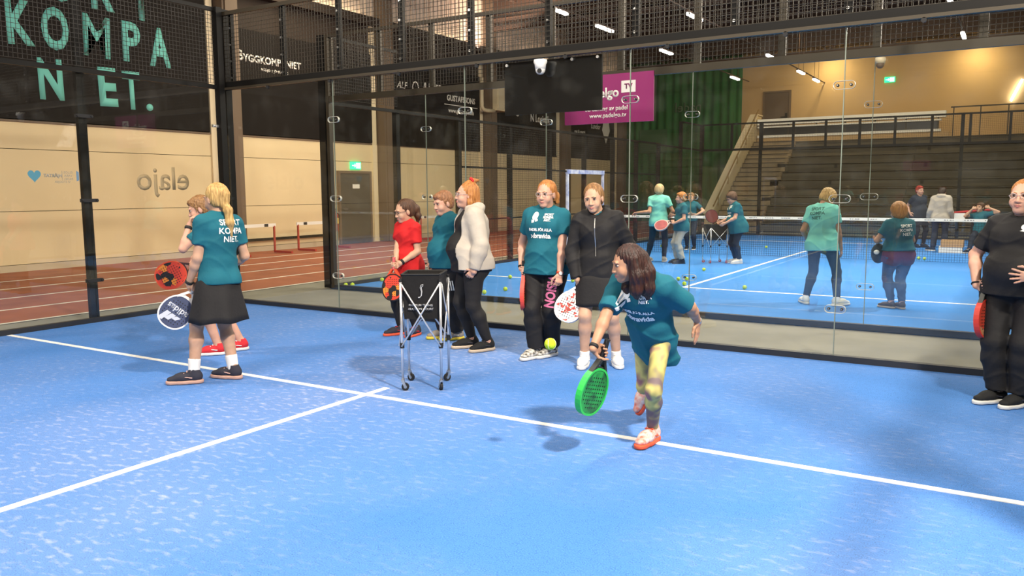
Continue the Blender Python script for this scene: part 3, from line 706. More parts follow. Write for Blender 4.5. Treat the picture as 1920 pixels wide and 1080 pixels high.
# ================================================================== people: smooth bodies grown from joined limbs
V3 = lambda *a: np.array(a, float)
def nrm(v): v = np.asarray(v, float); return v/(np.linalg.norm(v)+1e-12)
class SDF:
    """a list of tapered limbs / ellipsoids, blended smoothly, turned into one surface"""
    def __init__(s): s.p = []
    def limb(s, a, b, ra, rb, k=.03, op=0, capb=False, capa=False):
        s.p.append(('c', V3(*a), V3(*b), ra, rb, None, k, op, capa, capb)); return s
    def chain(s, pts, rad, k=.03, **kw):
        for i in range(len(pts)-1): s.limb(pts[i], pts[i+1], rad[i], rad[i+1], k, **kw)
        return s
    def ell(s, a, b, ra, rb, ax, k=.04, op=0, capa=False, capb=False):
        """elliptic limb: radii (side, front, along); ax = (side, front, up) unit vectors"""
        s.p.append(('e', V3(*a), V3(*b), V3(*ra), V3(*rb), [nrm(v) for v in ax], k, op, capa, capb)); return s
    def ball(s, c, r, ax=((1, 0, 0), (0, 1, 0), (0, 0, 1)), k=.03, op=0): return s.ell(c, c, r, r, ax, k, op)
    def grow(s, d):
        o = SDF()
        for p in s.p: o.p.append((p[0], p[1], p[2], p[3]+d, p[4]+d, *p[5:]))
        return o
    def mesh(s, h, clips=(), lo=None, hi=None, warp=None):
        ps = [p for p in s.p if p[7] == 0]
        R = lambda p: max(np.max(p[3]), np.max(p[4]))
        L = np.min([np.minimum(p[1], p[2])-R(p) for p in ps], 0)-3*h; H = np.max([np.maximum(p[1], p[2])+R(p) for p in ps], 0)+3*h
        if lo is not None: L = np.maximum(L, lo)
        if hi is not None: H = np.minimum(H, hi)
        n = np.maximum(4, np.ceil((H-L)/h).astype(int)+1)
        X, Y, Z = [L[i]+h*np.arange(n[i]) for i in range(3)]
        F = np.full(n, .2, np.float32)
        for (kd, a, b, ra, rb, ax, k, op, ca, cb) in s.p:
            m = max(np.max(ra), np.max(rb))+max(.03, k)+2*h
            i0 = np.clip(np.floor((np.minimum(a, b)-m-L)/h).astype(int), 0, n); i1 = np.clip(np.ceil((np.maximum(a, b)+m-L)/h).astype(int)+1, 0, n)
            if (i1-i0).min() <= 0: continue
            sl = tuple(slice(i0[i], i1[i]) for i in range(3))
            x = X[sl[0]][:, None, None]; y = Y[sl[1]][None, :, None]; z = Z[sl[2]][None, None, :]
            ab = b-a; l2 = ab@ab
            px, py, pz = x-a[0], y-a[1], z-a[2]
            if l2 > 1e-12: t = np.clip((px*ab[0]+py*ab[1]+pz*ab[2])/l2, 0, 1)
            else: t = 0
            dx, dy, dz = px-t*ab[0], py-t*ab[1], pz-t*ab[2]
            if kd == 'c':
                d = np.sqrt(dx*dx+dy*dy+dz*dz)-(ra+(rb-ra)*t)
            else:
                q0 = 0; q1 = 0
                for j in range(3):
                    e = ax[j]; r = ra[j]+(rb[j]-ra[j])*t; c = dx*e[0]+dy*e[1]+dz*e[2]
                    q0 = q0+(c/r)**2; q1 = q1+(c/(r*r))**2
                q0 = np.sqrt(q0); d = q0*(q0-1)/(np.sqrt(q1)+1e-6)
                d = np.maximum(d, -np.min(ra))
            if l2 > 1e-12:
                u = ab/np.sqrt(l2)
                if cb: d = np.maximum(d, (px-ab[0])*u[0]+(py-ab[1])*u[1]+(pz-ab[2])*u[2])
                if ca: d = np.maximum(d, -(px*u[0]+py*u[1]+pz*u[2]))
            f = F[sl]
            if op == 0:
                g = np.maximum(k-np.abs(f-d), 0)/k; F[sl] = np.minimum(f, d)-g*g*k*.25
            else:
                d = -d; g = np.maximum(k-np.abs(f-d), 0)/k; F[sl] = np.maximum(f, d)+g*g*k*.25
        x = X[:, None, None]; y = Y[None, :, None]; z = Z[None, None, :]
        if warp is not None: F = F+warp(x, y, z)
        for (c, nn) in clips:   # keep the side where (p-c).nn < 0
            F = np.maximum(F, (x-c[0])*nn[0]+(y-c[1])*nn[1]+(z-c[2])*nn[2])
        if lo is None: pass
        return surf(F.astype(np.float32), L, h)
def surf(F, L, h):
    S = F < 0
    n = F.shape
    c = [S[i:n[0]-1+i, j:n[1]-1+j, k:n[2]-1+k] for i in (0, 1) for j in (0, 1) for k in (0, 1)]
    tot = sum(a.astype(np.int8) for a in c); act = (tot > 0) & (tot < 8)
    ci = np.argwhere(act)
    if len(ci) == 0: return np.zeros((0, 3)), np.zeros((0, 4), int)
    idx = np.full(act.shape, -1, np.int64); idx[act] = np.arange(len(ci))
    off = np.array([(i, j, k) for i in (0, 1) for j in (0, 1) for k in (0, 1)])
    f = np.stack([F[ci[:, 0]+o[0], ci[:, 1]+o[1], ci[:, 2]+o[2]] for o in off], 1)
    P = np.zeros((len(ci), 3)); cnt = np.zeros(len(ci))
    for a in range(8):
        for b in range(a+1, 8):
            if np.abs(off[a]-off[b]).sum() != 1: continue
            fa, fb = f[:, a], f[:, b]; m = (fa < 0) != (fb < 0)
            t = np.where(m, fa/(fa-fb+1e-20), 0)
            P += np.where(m[:, None], off[a]+(off[b]-off[a])*t[:, None], 0); cnt += m
    V = L+h*(ci+P/cnt[:, None])
    Q = []
    for ax in range(3):
        sl0 = [slice(None)]*3; sl1 = [slice(None)]*3; sl0[ax] = slice(0, -1); sl1[ax] = slice(1, None)
        s0 = S[tuple(sl0)]; s1 = S[tuple(sl1)]; e = np.argwhere(s0 != s1)
        b_, c_ = (ax+1) % 3, (ax+2) % 3
        ok = (e[:, b_] > 0) & (e[:, c_] > 0) & (e[:, b_] < n[b_]-1) & (e[:, c_] < n[c_]-1); e = e[ok]
        sg = s0[e[:, 0], e[:, 1], e[:, 2]]
        def g(db, dc):
            q = e.copy(); q[:, b_] += db; q[:, c_] += dc; return idx[q[:, 0], q[:, 1], q[:, 2]]
        q = np.stack([g(-1, -1), g(0, -1), g(0, 0), g(-1, 0)], 1); q[~sg] = q[~sg][:, ::-1]; Q.append(q)
    Q = np.concatenate(Q); Q = Q[(Q >= 0).all(1)]
    return V, Q
def to_mesh(name, parts, mats, smooth=True):
    """parts: list of (V, Q, material index)"""
    V = np.concatenate([p[0] for p in parts]); Q = []; mi = []; b = 0
    for v, q, m in parts: Q.append(q+b); b += len(v); mi.append(np.full(len(q), m))
    Q = np.concatenate(Q); mi = np.concatenate(mi)
    me = bpy.data.meshes.new(name); me.vertices.add(len(V)); me.vertices.foreach_set('co', V.astype(np.float32).ravel())
    me.loops.add(Q.size); me.loops.foreach_set('vertex_index', Q.ravel().astype(np.int32))
    me.polygons.add(len(Q)); me.polygons.foreach_set('loop_start', np.arange(0, Q.size, 4, dtype=np.int32)); me.polygons.foreach_set('loop_total', np.full(len(Q), 4, np.int32))
    for m in (mats if isinstance(mats, (list, tuple)) else [mats]): me.materials.append(m)
    me.polygons.foreach_set('material_index', mi.astype(np.int32))
    me.polygons.foreach_set('use_smooth', np.full(len(Q), smooth)); me.update(calc_edges=True); me.validate()
    return me

def ik(a, b, l1, l2, pole):
    """middle joint between a and b"""
    a, b = V3(*a), V3(*b); d = b-a; L = np.linalg.norm(d)
    if L > (l1+l2)*.999: d = d/L; s = (l1+l2)/L; return a+d*L*l1/(l1+l2)
    x = (l1*l1-l2*l2+L*L)/(2*L); hh = math.sqrt(max(l1*l1-x*x, 0)); u = d/L
    p = V3(*pole); p = nrm(p-u*(p@u)); return a+u*x+p*hh
def rotz(v, a): c, s = math.cos(a), math.sin(a); return V3(c*v[0]-s*v[1], s*v[0]+c*v[1], v[2])
def face_dir(h): return V3(math.sin(h), -math.cos(h), 0)

def skin_mat(name, col):
    m = mat(name, col, .5, noise=.10, scale=14, spec=.35)
    b = m.node_tree.nodes['Principled BSDF']
    b.inputs['Subsurface Weight'].default_value = .12; b.inputs['Subsurface Radius'].default_value = (.02, .008, .005)
    b.inputs['Subsurface Scale'].default_value = .5
    return m
SK1 = skin_mat('fair_skin', (.56, .33, .22)); SK2 = skin_mat('tan_skin', (.44, .235, .145)); SK3 = skin_mat('rosy_skin', (.58, .325, .235))
LIP = mat('lips', (.48, .17, .15), .45); EYEW = mat('eye_white', (.42, .37, .34), .3); EYED = mat('eye_dark', (.03, .02, .015), .2)
def hair_mat(name, c1, c2): return mat(name, c1, .45, noise=.5, scale=22, col2=c2, bump=.6, bscale=60, stretch=(3, 3, .5))
def cloth(name, col, rough=.8, noise=.12): return mat(name, col, rough, noise=noise, scale=5, bump=.25, bscale=35, spec=.25)

# --- shoes: one shape, shared
def shoe_meshes():
    s = SDF(); ax = ((1, 0, 0), (0, 1, 0), (0, 0, 1))     # toe along +y, ankle at origin height .09
    s.ell((0, -.045, .055), (0, .06, .055), (.038, .05, .045), (.044, .06, .035), ax, .03)
    s.ell((0, .06, .05), (0, .135, .04), (.046, .05, .034), (.040, .045, .024), ax, .03)
    s.limb((0, -.045, .06), (0, -.03, .115), .040, .040, .03)
    s.limb((0, -.03, .14), (0, -.03, .10), .034, .030, .012, op=1)
    up = s.mesh(.007, clips=[((0, 0, .022), (0, 0, -1)), ((0, 0, .118), (0, 0, 1))])
    q = SDF(); q.ell((0, -.055, .02), (0, .05, .02), (.043, .05, .06), (.047, .05, .06), ax, .02); q.ell((0, .05, .02), (0, .145, .02), (.050, .05, .06), (.042, .045, .06), ax, .02)
    so = q.mesh(.007, clips=[((0, 0, .001), (0, 0, -1)), ((0, 0, .030), (0, 0, 1))])
    l = SDF()
    for i in range(4):
        y = .02+.024*i; l.limb((-.026, y, .098-.011*i), (.026, y+.006, .098-.011*i), .006, .006, .004)
    l.limb((.046, -.02, .05), (.044, .06, .065), .006, .004, .01); l.limb((-.046, -.02, .05), (-.044, .06, .065), .006, .004, .01)
    la = l.mesh(.0055)
    return [to_mesh(n, [(*m, 0)], []) for n, m in (('shoe', up), ('sole', so), ('laces', la))]
SHOE = shoe_meshes()
def omat(o, m):
    while len(o.data.materials) < 1: o.data.materials.append(m)
    o.material_slots[0].link = 'OBJECT'; o.material_slots[0].material = m
def add_shoe(parent, pos, yaw, pitch, roll, up, sole, lace, sc=1.0):
    M = Matrix.Translation(pos) @ Matrix.Rotation(yaw, 4, 'Z') @ Matrix.Rotation(pitch, 4, 'X') @ Matrix.Rotation(roll, 4, 'Y') @ Matrix.Diagonal((sc, sc, sc, 1))
    o = link('shoe', SHOE[0], parent, world=False); omat(o, up); o.matrix_basis = M
    a = link('sole', SHOE[1], o, world=False); omat(a, sole)
    b = link('laces', SHOE[2], o, world=False); omat(b, lace)
    return o

def hand_prims(s, w_, d, n_, th, curl, sc=1.0, tc=.5, spread=0):
    """wrist w_, finger direction d, palm normal n_, thumb side th"""
    d, n_ = nrm(d), V3(*n_); n_ = nrm(n_-d*(n_@d)); t = np.cross(d, n_); t = t if t@V3(*th) > 0 else -t
    P = lambda a, b, c: w_+(d*a+t*b+n_*c)*sc
    s.ell(P(.015, 0, 0), P(.070, 0, .003), (.029*sc, .015*sc, .02*sc), (.040*sc, .014*sc, .02*sc), (t, n_, d), .015)
    for i, (b, L, r) in enumerate(((.030, .072, .0088), (.010, .080, .0092), (-.011, .074, .0088), (-.030, .058, .0078))):
        a0 = P(.080-.006*abs(i-1.3), b, .002); ang = 0; p = a0; dd = d; base_sp = t*(spread*(1.3-i)*.2)
        for j, fr in enumerate((.45, .32, .25)):
            ang += curl*(.8+.12*i)*(1.0, 1.1, .7)[j]
            dir_ = nrm(d*math.cos(ang)+n_*math.sin(ang)+base_sp); e = p+dir_*L*fr*sc
            s.limb(p, e, r*sc*(1-.06*j), r*sc*(1-.06*(j+1)), .006); p = e
    a = P(.022, .030, .004); b = a+nrm(d*.55+t*.75*(1-.4*tc)+n_*.5*tc)*.042*sc; c = b+nrm(d*.85+t*.25*(1-tc)+n_*.8*tc)*.034*sc; e = c+nrm(d*.9-t*.3*tc+n_*.7*tc)*.026*sc
    s.limb(P(.01, .012, 0), a, .017*sc, .014*sc, .012); s.limb(a, b, .0125*sc, .0105*sc, .008); s.limb(b, c, .0105*sc, .0095*sc, .005); s.limb(c, e, .0095*sc, .0075*sc, .005)

HEADS = {}
def person(name_label, root, yaw, H=1.65, h=0, **o):
    """a figure in its own frame: x to the right as the camera sees it, y away from the camera, z up"""
    g = o.get; sc = H/1.65; vox = g('vox', .0085); M = Matrix.Translation((root[0], root[1], 0)) @ Matrix.Rotation(yaw, 4, 'Z')
    f = face_dir(h); rt = V3(f[1], -f[0], 0); up = V3(0, 0, 1)        # rt = the person's own right
    pel = V3(*g('pelvis', (0, 0, .53*H)))
    lean = V3(*g('lean', (0, 0, 0)))                                  # x,y offset of the neck from the pelvis
    torso = (.845-.53)*H
    sp = nrm(V3(lean[0], lean[1], 0)+up*math.sqrt(max(torso**2-lean[0]**2-lean[1]**2, .01)))
    ht = h+g('twist', 0); ft = face_dir(ht); rs_ = V3(ft[1], -ft[0], 0)   # shoulder heading
    rs_ = nrm(rs_+up*g('tilt', 0)); rs_ = nrm(rs_-sp*(rs_@sp)); fs = nrm(np.cross(sp, rs_))
    if fs@ft < 0: fs = -fs
    neck = pel+sp*torso
    gi = g('girth', 1.0); hipw = g('hipw', 1)*gi; bel = g('belly', 0); bust = g('bust', .5)
    waist = pel+sp*.09*H; rib = pel+sp*.165*H; chest = pel+sp*.235*H; clav = pel+sp*.285*H
    AX = (rs_, fs, sp); AH = (nrm(rt*.6+rs_*.4), nrm(f*.6+fs*.4), sp)
    T = [(pel-up*.01*H, (.160*hipw*sc, .112*hipw*sc, .09*sc)), (waist, (.128*gi*sc*g('waistw', 1), .098*gi*sc, .09*sc)), (rib, (.138*gi*sc, .104*gi*sc, .09*sc)), (chest, (.150*gi**.7*sc, .104*gi**.8*sc, .08*sc)), (clav-sp*.012*H, (.112*sc*gi**.4, .074*sc*gi**.4, .045*sc))]
    shw = g('shw', .100)*H
    shl = {'R': clav+rs_*shw-sp*.022*H+fs*g('shfR', 0), 'L': clav-rs_*shw-sp*.022*H+fs*g('shfL', 0)}
    for q in 'RL': shl[q] = shl[q]+up*g('shz'+q, 0)
    ank = {q: V3(*g('foot'+q)) for q in 'RL'}                         # ankle positions
    hip = {'R': pel+rt*.058*H*hipw-up*.015*H, 'L': pel-rt*.058*H*hipw-up*.015*H}
    kn = {q: ik(hip[q], ank[q], .245*H, .235*H, g('knee'+q, f)) for q in 'RL'}
    wr = {q: V3(*g('hand'+q)) for q in 'RL'}
    UA, FA = .172*H*g('armk', 1), .150*H*g('armk', 1)
    el = {q: ik(shl[q], wr[q], UA, FA, g('elb'+q, -f+V3(0, 0, -.3))) for q in 'RL'}
    for q in 'RL':                                                   # never stretch an arm
        dv = wr[q]-shl[q]; Ld = np.linalg.norm(dv)
        if Ld > UA+FA: wr[q] = shl[q]+dv/Ld*(UA+FA); el[q] = shl[q]+dv/Ld*UA
    # ---------- torso, arms and legs as named prim groups so that clothes can follow them
    def tor(s, d=0, front=True):
        for i in range(4): s.ell(T[i][0], T[i+1][0], V3(*T[i][1])+d, V3(*T[i+1][1])+d, AH if i == 0 else AX, .05*sc)
        for q in (1, -1):
            if bust: s.ball(chest-sp*.028*H+rs_*q*.060*sc*gi**.5+fs*.070*sc*gi**.7, V3(.058, .052, .056)*sc*(.7+.55*bust)*gi**.5+d, AX, .045)
            s.ball(pel+rt*q*.065*sc*hipw-f*.055*sc*hipw-up*.035*H, V3(.075, .075, .085)*sc*hipw+d, (rt, f, up), .05)
            s.limb(neck-sp*.012*H, shl['R' if q > 0 else 'L']-rs_*q*.012*sc+sp*.004*H, .036*sc+d, .042*sc*gi**.3+d, .05)
        if bel: s.ball(pel+sp*.075*H+fs*(.045+.06*bel)*sc*gi, V3(.125*gi, .09*gi, .125)*sc*(.75+.4*bel)+d, AX, .06)
    LG = g('leg', 1.0)
    def leg(s, q, d=0, a=0, b=2, capb=False, fl=0):
        k, n_, p = hip[q], kn[q], ank[q]; cv = nrm(p-n_); bk = nrm(n_-(hip[q]+ank[q])/2+1e-6) if np.linalg.norm(n_-(k+p)/2) > .02 else f
        if a < 1: s.limb(k, n_+(k-n_)*.0, .083*sc*LG*hipw**.6+d, .053*sc*LG+d, .05)
        m = n_+(p-n_)*.30-bk*.010*sc
        s.limb(n_, m, .052*sc*LG+d, .055*sc*LG+d+fl*.3, .03)
        e = n_+(p-n_)*b*.5 if b < 2 else p
        s.limb(m, e, .055*sc*LG+d+fl*.3, .037*sc*LG**.5+d+fl, .03, capb=capb)
    AR = g('arm', 1.0)
    def arm(s, q, d=0, to=2.0, capb=False, d2=None):
        a, e, w_ = shl[q], el[q], wr[q]; d2 = d if d2 is None else d2
        if to <= 1:
            s.limb(a, a+(e-a)*to, .046*sc*AR*gi**.3+d, (.040)*sc*AR+d2, .035, capb=capb)
        else:
            s.limb(a, e, .046*sc*AR*gi**.3+d, .037*sc*AR+d, .035); w2 = e+(w_-e)*(to-1)
            s.limb(e, e+(w2-e)*.3, .037*sc*AR+d, .038*sc*AR+d, .02); s.limb(e+(w2-e)*.3, w2, .038*sc*AR+d, .0255*sc*AR**.5+d2, .02, capb=capb)
    # ---------- head
    hy = h+g('hyaw', 0); hp = g('hpitch', 0); hr = g('hroll', 0); hs = g('hs', 1.0)*(.93+.07*sc)
    hf0 = face_dir(hy); hr0 = V3(hf0[1], -hf0[0], 0)
    hf = nrm(hf0*math.cos(hp)+up*math.sin(hp)); hu = nrm(np.cross(hr0, hf)); hu = hu if hu[2] > 0 else -hu
    hrr = nrm(hr0*math.cos(hr)+hu*math.sin(hr)); hu = nrm(hu*math.cos(hr)-hr0*math.sin(hr))
    hc = neck+nrm(sp*.6+hu*.5)*.105*sc+hf*.022+V3(*g('hoff', (0, 0, 0)))
    HA = (hrr, hf, hu); hP = lambda x, y, z: hc+(hrr*x+hf*y+hu*z)*hs
    fat = g('fat', 0)
    def skull(s):
        s.ball(hP(0, -.012, .040), V3(.074, .092, .082)*hs, HA, .03)
        s.ball(hP(0, .028, -.018), V3(.060+.012*fat, .066, .086)*hs, HA, .03)
        s.ball(hP(0, .066, -.086-.004*fat), V3(.027+.012*fat, .024, .022+.006*fat)*hs, HA, .03)
        if fat: s.ball(hP(0, .035, -.095), V3(.052, .045, .03)*fat*hs, HA, .03)
        for q in (1, -1):
            s.ball(hP(q*.036, .062, -.034), V3(.024+.008*fat, .022, .026)*hs, HA, .025)
            s.ball(hP(q*.031, .101, .013), V3(.018, .013, .009)*hs, HA, .010, op=1)
            s.ball(hP(q*.076, -.008, -.004), V3(.010, .019, .032)*hs, HA, .008)
            s.ball(hP(q*.030, .086, .032), V3(.024, .010, .008)*hs, HA, .012)
            s.ball(hP(q*.013, .096, -.030), V3(.009, .010, .008)*hs, HA, .008)
        s.limb(hP(0, .089, .014), hP(0, .106, -.026), .0075*hs, .0115*hs, .012)
        s.ball(hP(0, .087, -.052), V3(.022, .012, .0065)*hs, HA, .008); s.ball(hP(0, .086, -.0645), V3(.019, .012, .0065)*hs, HA, .008)
        s.limb(neck-sp*.02, hP(0, -.018, -.05), .054*sc*(1+.18*fat), .051*sc*(1+.14*fat), .03)
    hands = {}
    hq = g('handq', {})
    def hand(s, q):
        dflt = dict(d=nrm(wr[q]-el[q]), n=-rs_ if q == 'R' else rs_, th=f, curl=.45, tc=.5, spread=0); dflt.update(hq.get(q, {}))
        hands[q] = dflt
        hand_prims(s, wr[q], dflt['d'], dflt['n'], dflt['th'], dflt['curl'], .94*sc**.5*g('handk', 1), dflt['tc'], dflt['spread'])
    # ---------- the one body surface
    s = SDF(); tor(s)
    for q in 'RL': leg(s, q); arm(s, q); s.limb(ank[q], ank[q]-up*.03, .036*sc, .036*sc, .02)
    skull(s)
    B = s.p
    body = [(*s.mesh(vox), 0)]
    s2 = SDF(); skull(s2); fv = g('fvox', .0048); body = [body[0]]
    # finer grid for the face and the hands, same surface
    cut = hP(0, -.02, -.115)
    V_, Q_ = body[0][0], body[0][1]
    keep = ((V_-cut)@hu < .006) | (np.linalg.norm(V_-hc, axis=1) > .19*hs)
    body = [(V_, Q_[keep[Q_].all(1)], 0)]
    body.append((*s2.mesh(fv, clips=[(cut-hu*.01, -hu)]), 0))
    for q in 'RL':
        if g('nohand'+q): continue
        s3 = SDF(); d_ = nrm(wr[q]-el[q]); s3.limb(wr[q]-d_*.05, wr[q]+d_*.01, .0275*sc*AR**.5, .024*sc*AR**.5, .02); hand(s3, q); body.append((*s3.mesh(g('hvox', .0048)), 0))
    ob = link('person', to_mesh('person', body, g('skin', SK1)), None, **{})
    ob.matrix_basis = M; WM[ob.name] = M.copy(); tag(ob, name_label, 'person', g('group'))
    J = dict(ob=ob, M=M, neck=neck, pel=pel, chest=chest, waist=waist, sp=sp, fs=fs, rs=rs_, f=f, rt=rt, hP=hP, HA=HA, hs=hs, wr=wr, el=el, shl=shl, kn=kn, ank=ank, hip=hip, hands=hands, H=H, sc=sc)
    sub = lambda n, me: link(n, me, ob, world=False)
    # ---------- face details
    if g('face', True):
        for q in (1, -1):
            b = MB(); Me = frame(hP(q*.031, .0785, .012), hrr, hf); b.M = Me
            b.ball((0, 0, 0), (.0135*hs, .0125*hs, .0068*hs), 12, 8, 0)
            b.M = frame(hP(q*.031, .0895, .0118), hrr, hu); b.prism([(.0062*hs*math.cos(a), .0056*hs*math.sin(a)) for a in np.arange(0, 6.2, .7)], -.003, .0022, 1)
            b.M = None; b.tube([hP(q*.018, .088, .015), hP(q*.031, .0915, .0190), hP(q*.045, .084, .0145)], .0014*hs, 5, 1)
            b.build('eye', [EYEW, EYED], ob, smooth=True, world=False)
            b = MB(); b.tube([hP(q*.013, .0945, .030), hP(q*.030, .0945, .036), hP(q*.050, .081, .030)], [.0022*hs, .0026*hs, .0014*hs], 5); b.build('eyebrow', g('brow', g('hairm')), ob, smooth=True, world=False)
        b = MB(); b.tube([hP(-.023, .0905, -.060), hP(-.008, .0985, -.0545), hP(0, .0985, -.056), hP(.008, .0985, -.0545), hP(.023, .0905, -.060)], [.001, .0042*hs, .004*hs, .0042*hs, .001], 6)
        b.tube([hP(-.020, .0905, -.0605), hP(0, .0975, -.066), hP(.020, .0905, -.0605)], [.001, .005*hs, .001], 6); b.build('mouth', LIP, ob, smooth=True, world=False)
    if g('glasses'):
        b = MB()
        for q in (1, -1):
            b.tube([hP(q*.033+.021*math.cos(a), .104-.006*abs(math.cos(a)), .010+.017*math.sin(a)) for a in np.arange(0, 6.28, .5236)], .0020*hs, 5, closed=True)
            b.tube([hP(q*.054, .098, .015), hP(q*.078, .05, .014), hP(q*.080, -.005, .012)], .002*hs, 5)
        b.tube([hP(-.012, .104, .014), hP(0, .108, .016), hP(.012, .104, .014)], .002*hs, 5)
        b.build('eyeglasses', g('glasses'), ob, world=False)
    # ---------- hair
    st = g('hair', 'short'); hm = g('hairm')
    def strand(x, y, z):
        a = (x-hc[0])*hrr[0]+(y-hc[1])*hrr[1]+(z-hc[2])*hrr[2]; b_ = (x-hc[0])*hf[0]+(y-hc[1])*hf[1]+(z-hc[2])*hf[2]; c_ = (x-hc[0])*hu[0]+(y-hc[1])*hu[1]+(z-hc[2])*hu[2]
        am = .0032 if st in ('short', 'curly') else .0026
        if st in ('short', 'curly'): return am*np.sin(a*190+3*np.sin(c_*70))*np.sin(b_*170+2*np.sin(a*80))
        return am*np.sin(np.arctan2(a, b_+.02)*26+np.sin(c_*40)*1.2)
    s = SDF(); th = g('hth', 1.0)
    s.ball(hP(0, -.026 if st == 'tail' else -.020, .046), V3(.081+.004*th, .096, .085+.006*th)*hs, HA, .02)
    back = g('hback', -.06)
    s.ball(hP(0, -.045, -.01), V3(.074+.004*th, .068, .075)*hs, HA, .03)
    s.ball(hP(0, .115, -.028), V3(.105, .068, .098)*hs, HA, .012, op=1)      # open at the face
    for q in (1, -1): s.ball(hP(q*.09, .045, -.07), V3(.06, .062, .085)*hs, HA, .012, op=1)
    s.ball(hP(0, -.02, -.14), V3(.12, .13, .075+.01)*hs, HA, .015, op=1)
    if st in ('tail', 'long'): s.ball(hP(0, .115, .034), V3(.064, .053, .060)*hs, HA, .015, op=1)
    if st == 'short':
        s.ball(hP(.01, .055, .085), V3(.055, .036, .026)*hs, HA, .03)
        for q in (1, -1): s.limb(hP(q*.074, .02, .03), hP(q*.075, .022, -.01), .010*hs, .005*hs, .012)
    if st == 'curly':
        s.ball(hP(0, -.01, .07), V3(.09, .10, .075)*hs, HA, .03); s.ball(hP(0, .06, .08), V3(.06, .03, .03)*hs, HA, .03)
        for q in (1, -1): s.ball(hP(q*.07, -.01, .02), V3(.03, .06, .05)*hs, HA, .03)
    if st == 'bob':
        s.ball(hP(0, -.025, .03), V3(.098, .102, .092)*hs, HA, .03); s.ball(hP(0, -.045, -.03), V3(.085, .075, .07)*hs, HA, .03)
        s.ball(hP(0, .112, -.04), V3(.085, .06, .09)*hs, HA, .012, op=1)
    for ch in g('locks', ()):   # (list of head-frame points, list of radii)
        s.chain([hP(*p) for p in ch[0]], [r*hs for r in ch[1]], .02)
    if st != 'none': sub('hair', to_mesh('hair', [(*s.mesh(g('hairvox', .0055), warp=strand), 0)], hm))
    if g('tie'):
        p, r, m = g('tie'); b = MB()
        for k in range(7): a = k*.9; b.ball(tuple(hP(p[0]+.016*math.cos(a), p[1]+.010*math.sin(a), p[2]+.014*math.sin(a))), r, 8, 6)
        b.build('hair_tie', m, ob, smooth=True, world=False)
    # ---------- clothes
    def folds(amp, fx=23, fz=15, ph=0):
        def w(x, y, z):
            a = 1-np.abs(np.sin(5*(x*.7+y)+11*z+1.6*np.sin(z*8+ph)+1.2*np.sin(x*13+ph)+ph))
            b_ = 1-np.abs(np.sin(9*(x-.6*y)-10*z+1.8*np.sin(z*6+ph*2)+ph*1.3))
            return -amp*(1.5*a**3+1.2*b_**4-.6+.35*np.sin(fx*(x*.8+y)+2.2*np.sin(z*fz+ph)))
        return w
    cv = g('cvox', vox)
    J['cloth'] = {}
    for i, c in enumerate(g('wear', ())):
        kd = c['k']; d = c.get('d', .012); s = SDF(); clips = []; ph = c.get('ph', i*1.7+root[0])
        if kd in ('shirt', 'hoodie'):
            hem = c.get('hem', .50)*H; tor(s, d)
            dl = c.get('loose', .02)
            s.ell(waist-sp*.02*H+fs*(.01+.02*bel), pel-sp*max(.53*H-hem, 0)+fs*.02*bel, (.142*gi*sc*g('waistw', 1)+dl, .108*gi*sc+dl+.04*bel, .06), (.176*hipw*sc+dl, .124*hipw*sc+dl+.03*bel, .06), AX, .05)
            for q in (1, -1): s.ball(pel+rt*q*.065*sc*hipw-f*.055*sc*hipw-up*.02*H, V3(.08, .08, .09)*sc*hipw+dl, (rt, f, up), .05)
            to = c.get('sleeve', .62)
            for q in 'RL': arm(s, q, d+.002, to, True, d2=c.get('cuff', .022 if to < 1 else d+.004))
            nc = neck+fs*.045*sc-sp*.012
            s.ball(nc+sp*.03+fs*c.get('nf', 0), V3(.066, .060+c.get('nd', 0), .034+c.get('nd', 0)*.8)*sc, AX, .012, op=1)
            s.ball(neck+sp*.045, V3(.066, .075, .045)*sc, AX, .012, op=1)
            hd = nrm(sp*.7+up*.3) if not c.get('flat') else up
            clips.append((pel+sp*0-hd*(.53*H-hem), -hd))
            if kd == 'hoodie':
                s.ball(neck-fs*.075*sc-sp*.005, V3(.10, .06, .05)*sc, AX, .03); s.limb(neck-fs*.02+rs_*.075*sc+sp*.0, neck-rs_*.075*sc-fs*.02, .03, .03, .03) if False else None
                for q in (1, -1): s.limb(neck-fs*.05*sc+rs_*q*.07*sc+sp*.012, neck+fs*.055*sc+rs_*q*.045*sc-sp*.03, .030*sc, .020*sc, .025)
                if c.get('open'): s.ell(neck+fs*.17*sc-rs_*.02, pel+fs*.22*sc-sp*.12, (c['open'], .10, .1), (c['open']*1.3, .16, .1), AX, .015, op=1)
            v = s.mesh(cv, clips, warp=folds(c.get('fold', .0042), ph=ph)); nm = c.get('name', 't_shirt' if kd == 'shirt' else 'hooded_jacket')
        elif kd in ('pants', 'leggings', 'shorts'):
            top = pel+sp*c.get('top', .03)*H
            for j in range(2): s.ell(T[j][0], T[j+1][0], V3(*T[j][1])+d*.7, V3(*T[j+1][1])+d*.5, AH, .05)
            for q in (1, -1): s.ball(pel+rt*q*.065*sc*hipw-f*.055*sc*hipw-up*.035*H, V3(.075, .075, .085)*sc*hipw+d, (rt, f, up), .05)
            for q in c.get('legs', 'RL'):
                if kd == 'shorts': s.limb(hip[q], hip[q]+(kn[q]-hip[q])*c.get('to', .55), .09*sc*LG+d, .085*sc*LG+d+.01, .05, capb=True)
                else: leg(s, q, d, 0, c.get('to', 1.9), True, c.get('flare', 0))
            clips.append((top, sp)); v = s.mesh(cv, clips, warp=folds(c.get('fold', .002), ph=ph)); nm = c.get('name', {'pants': 'trousers', 'leggings': 'leggings', 'shorts': 'shorts'}[kd])
        elif kd == 'skirt':
            b = MB(); n = 56; z0, z1 = c['top']*H, c['hem']*H; rows = 9; VV = []; FF = []
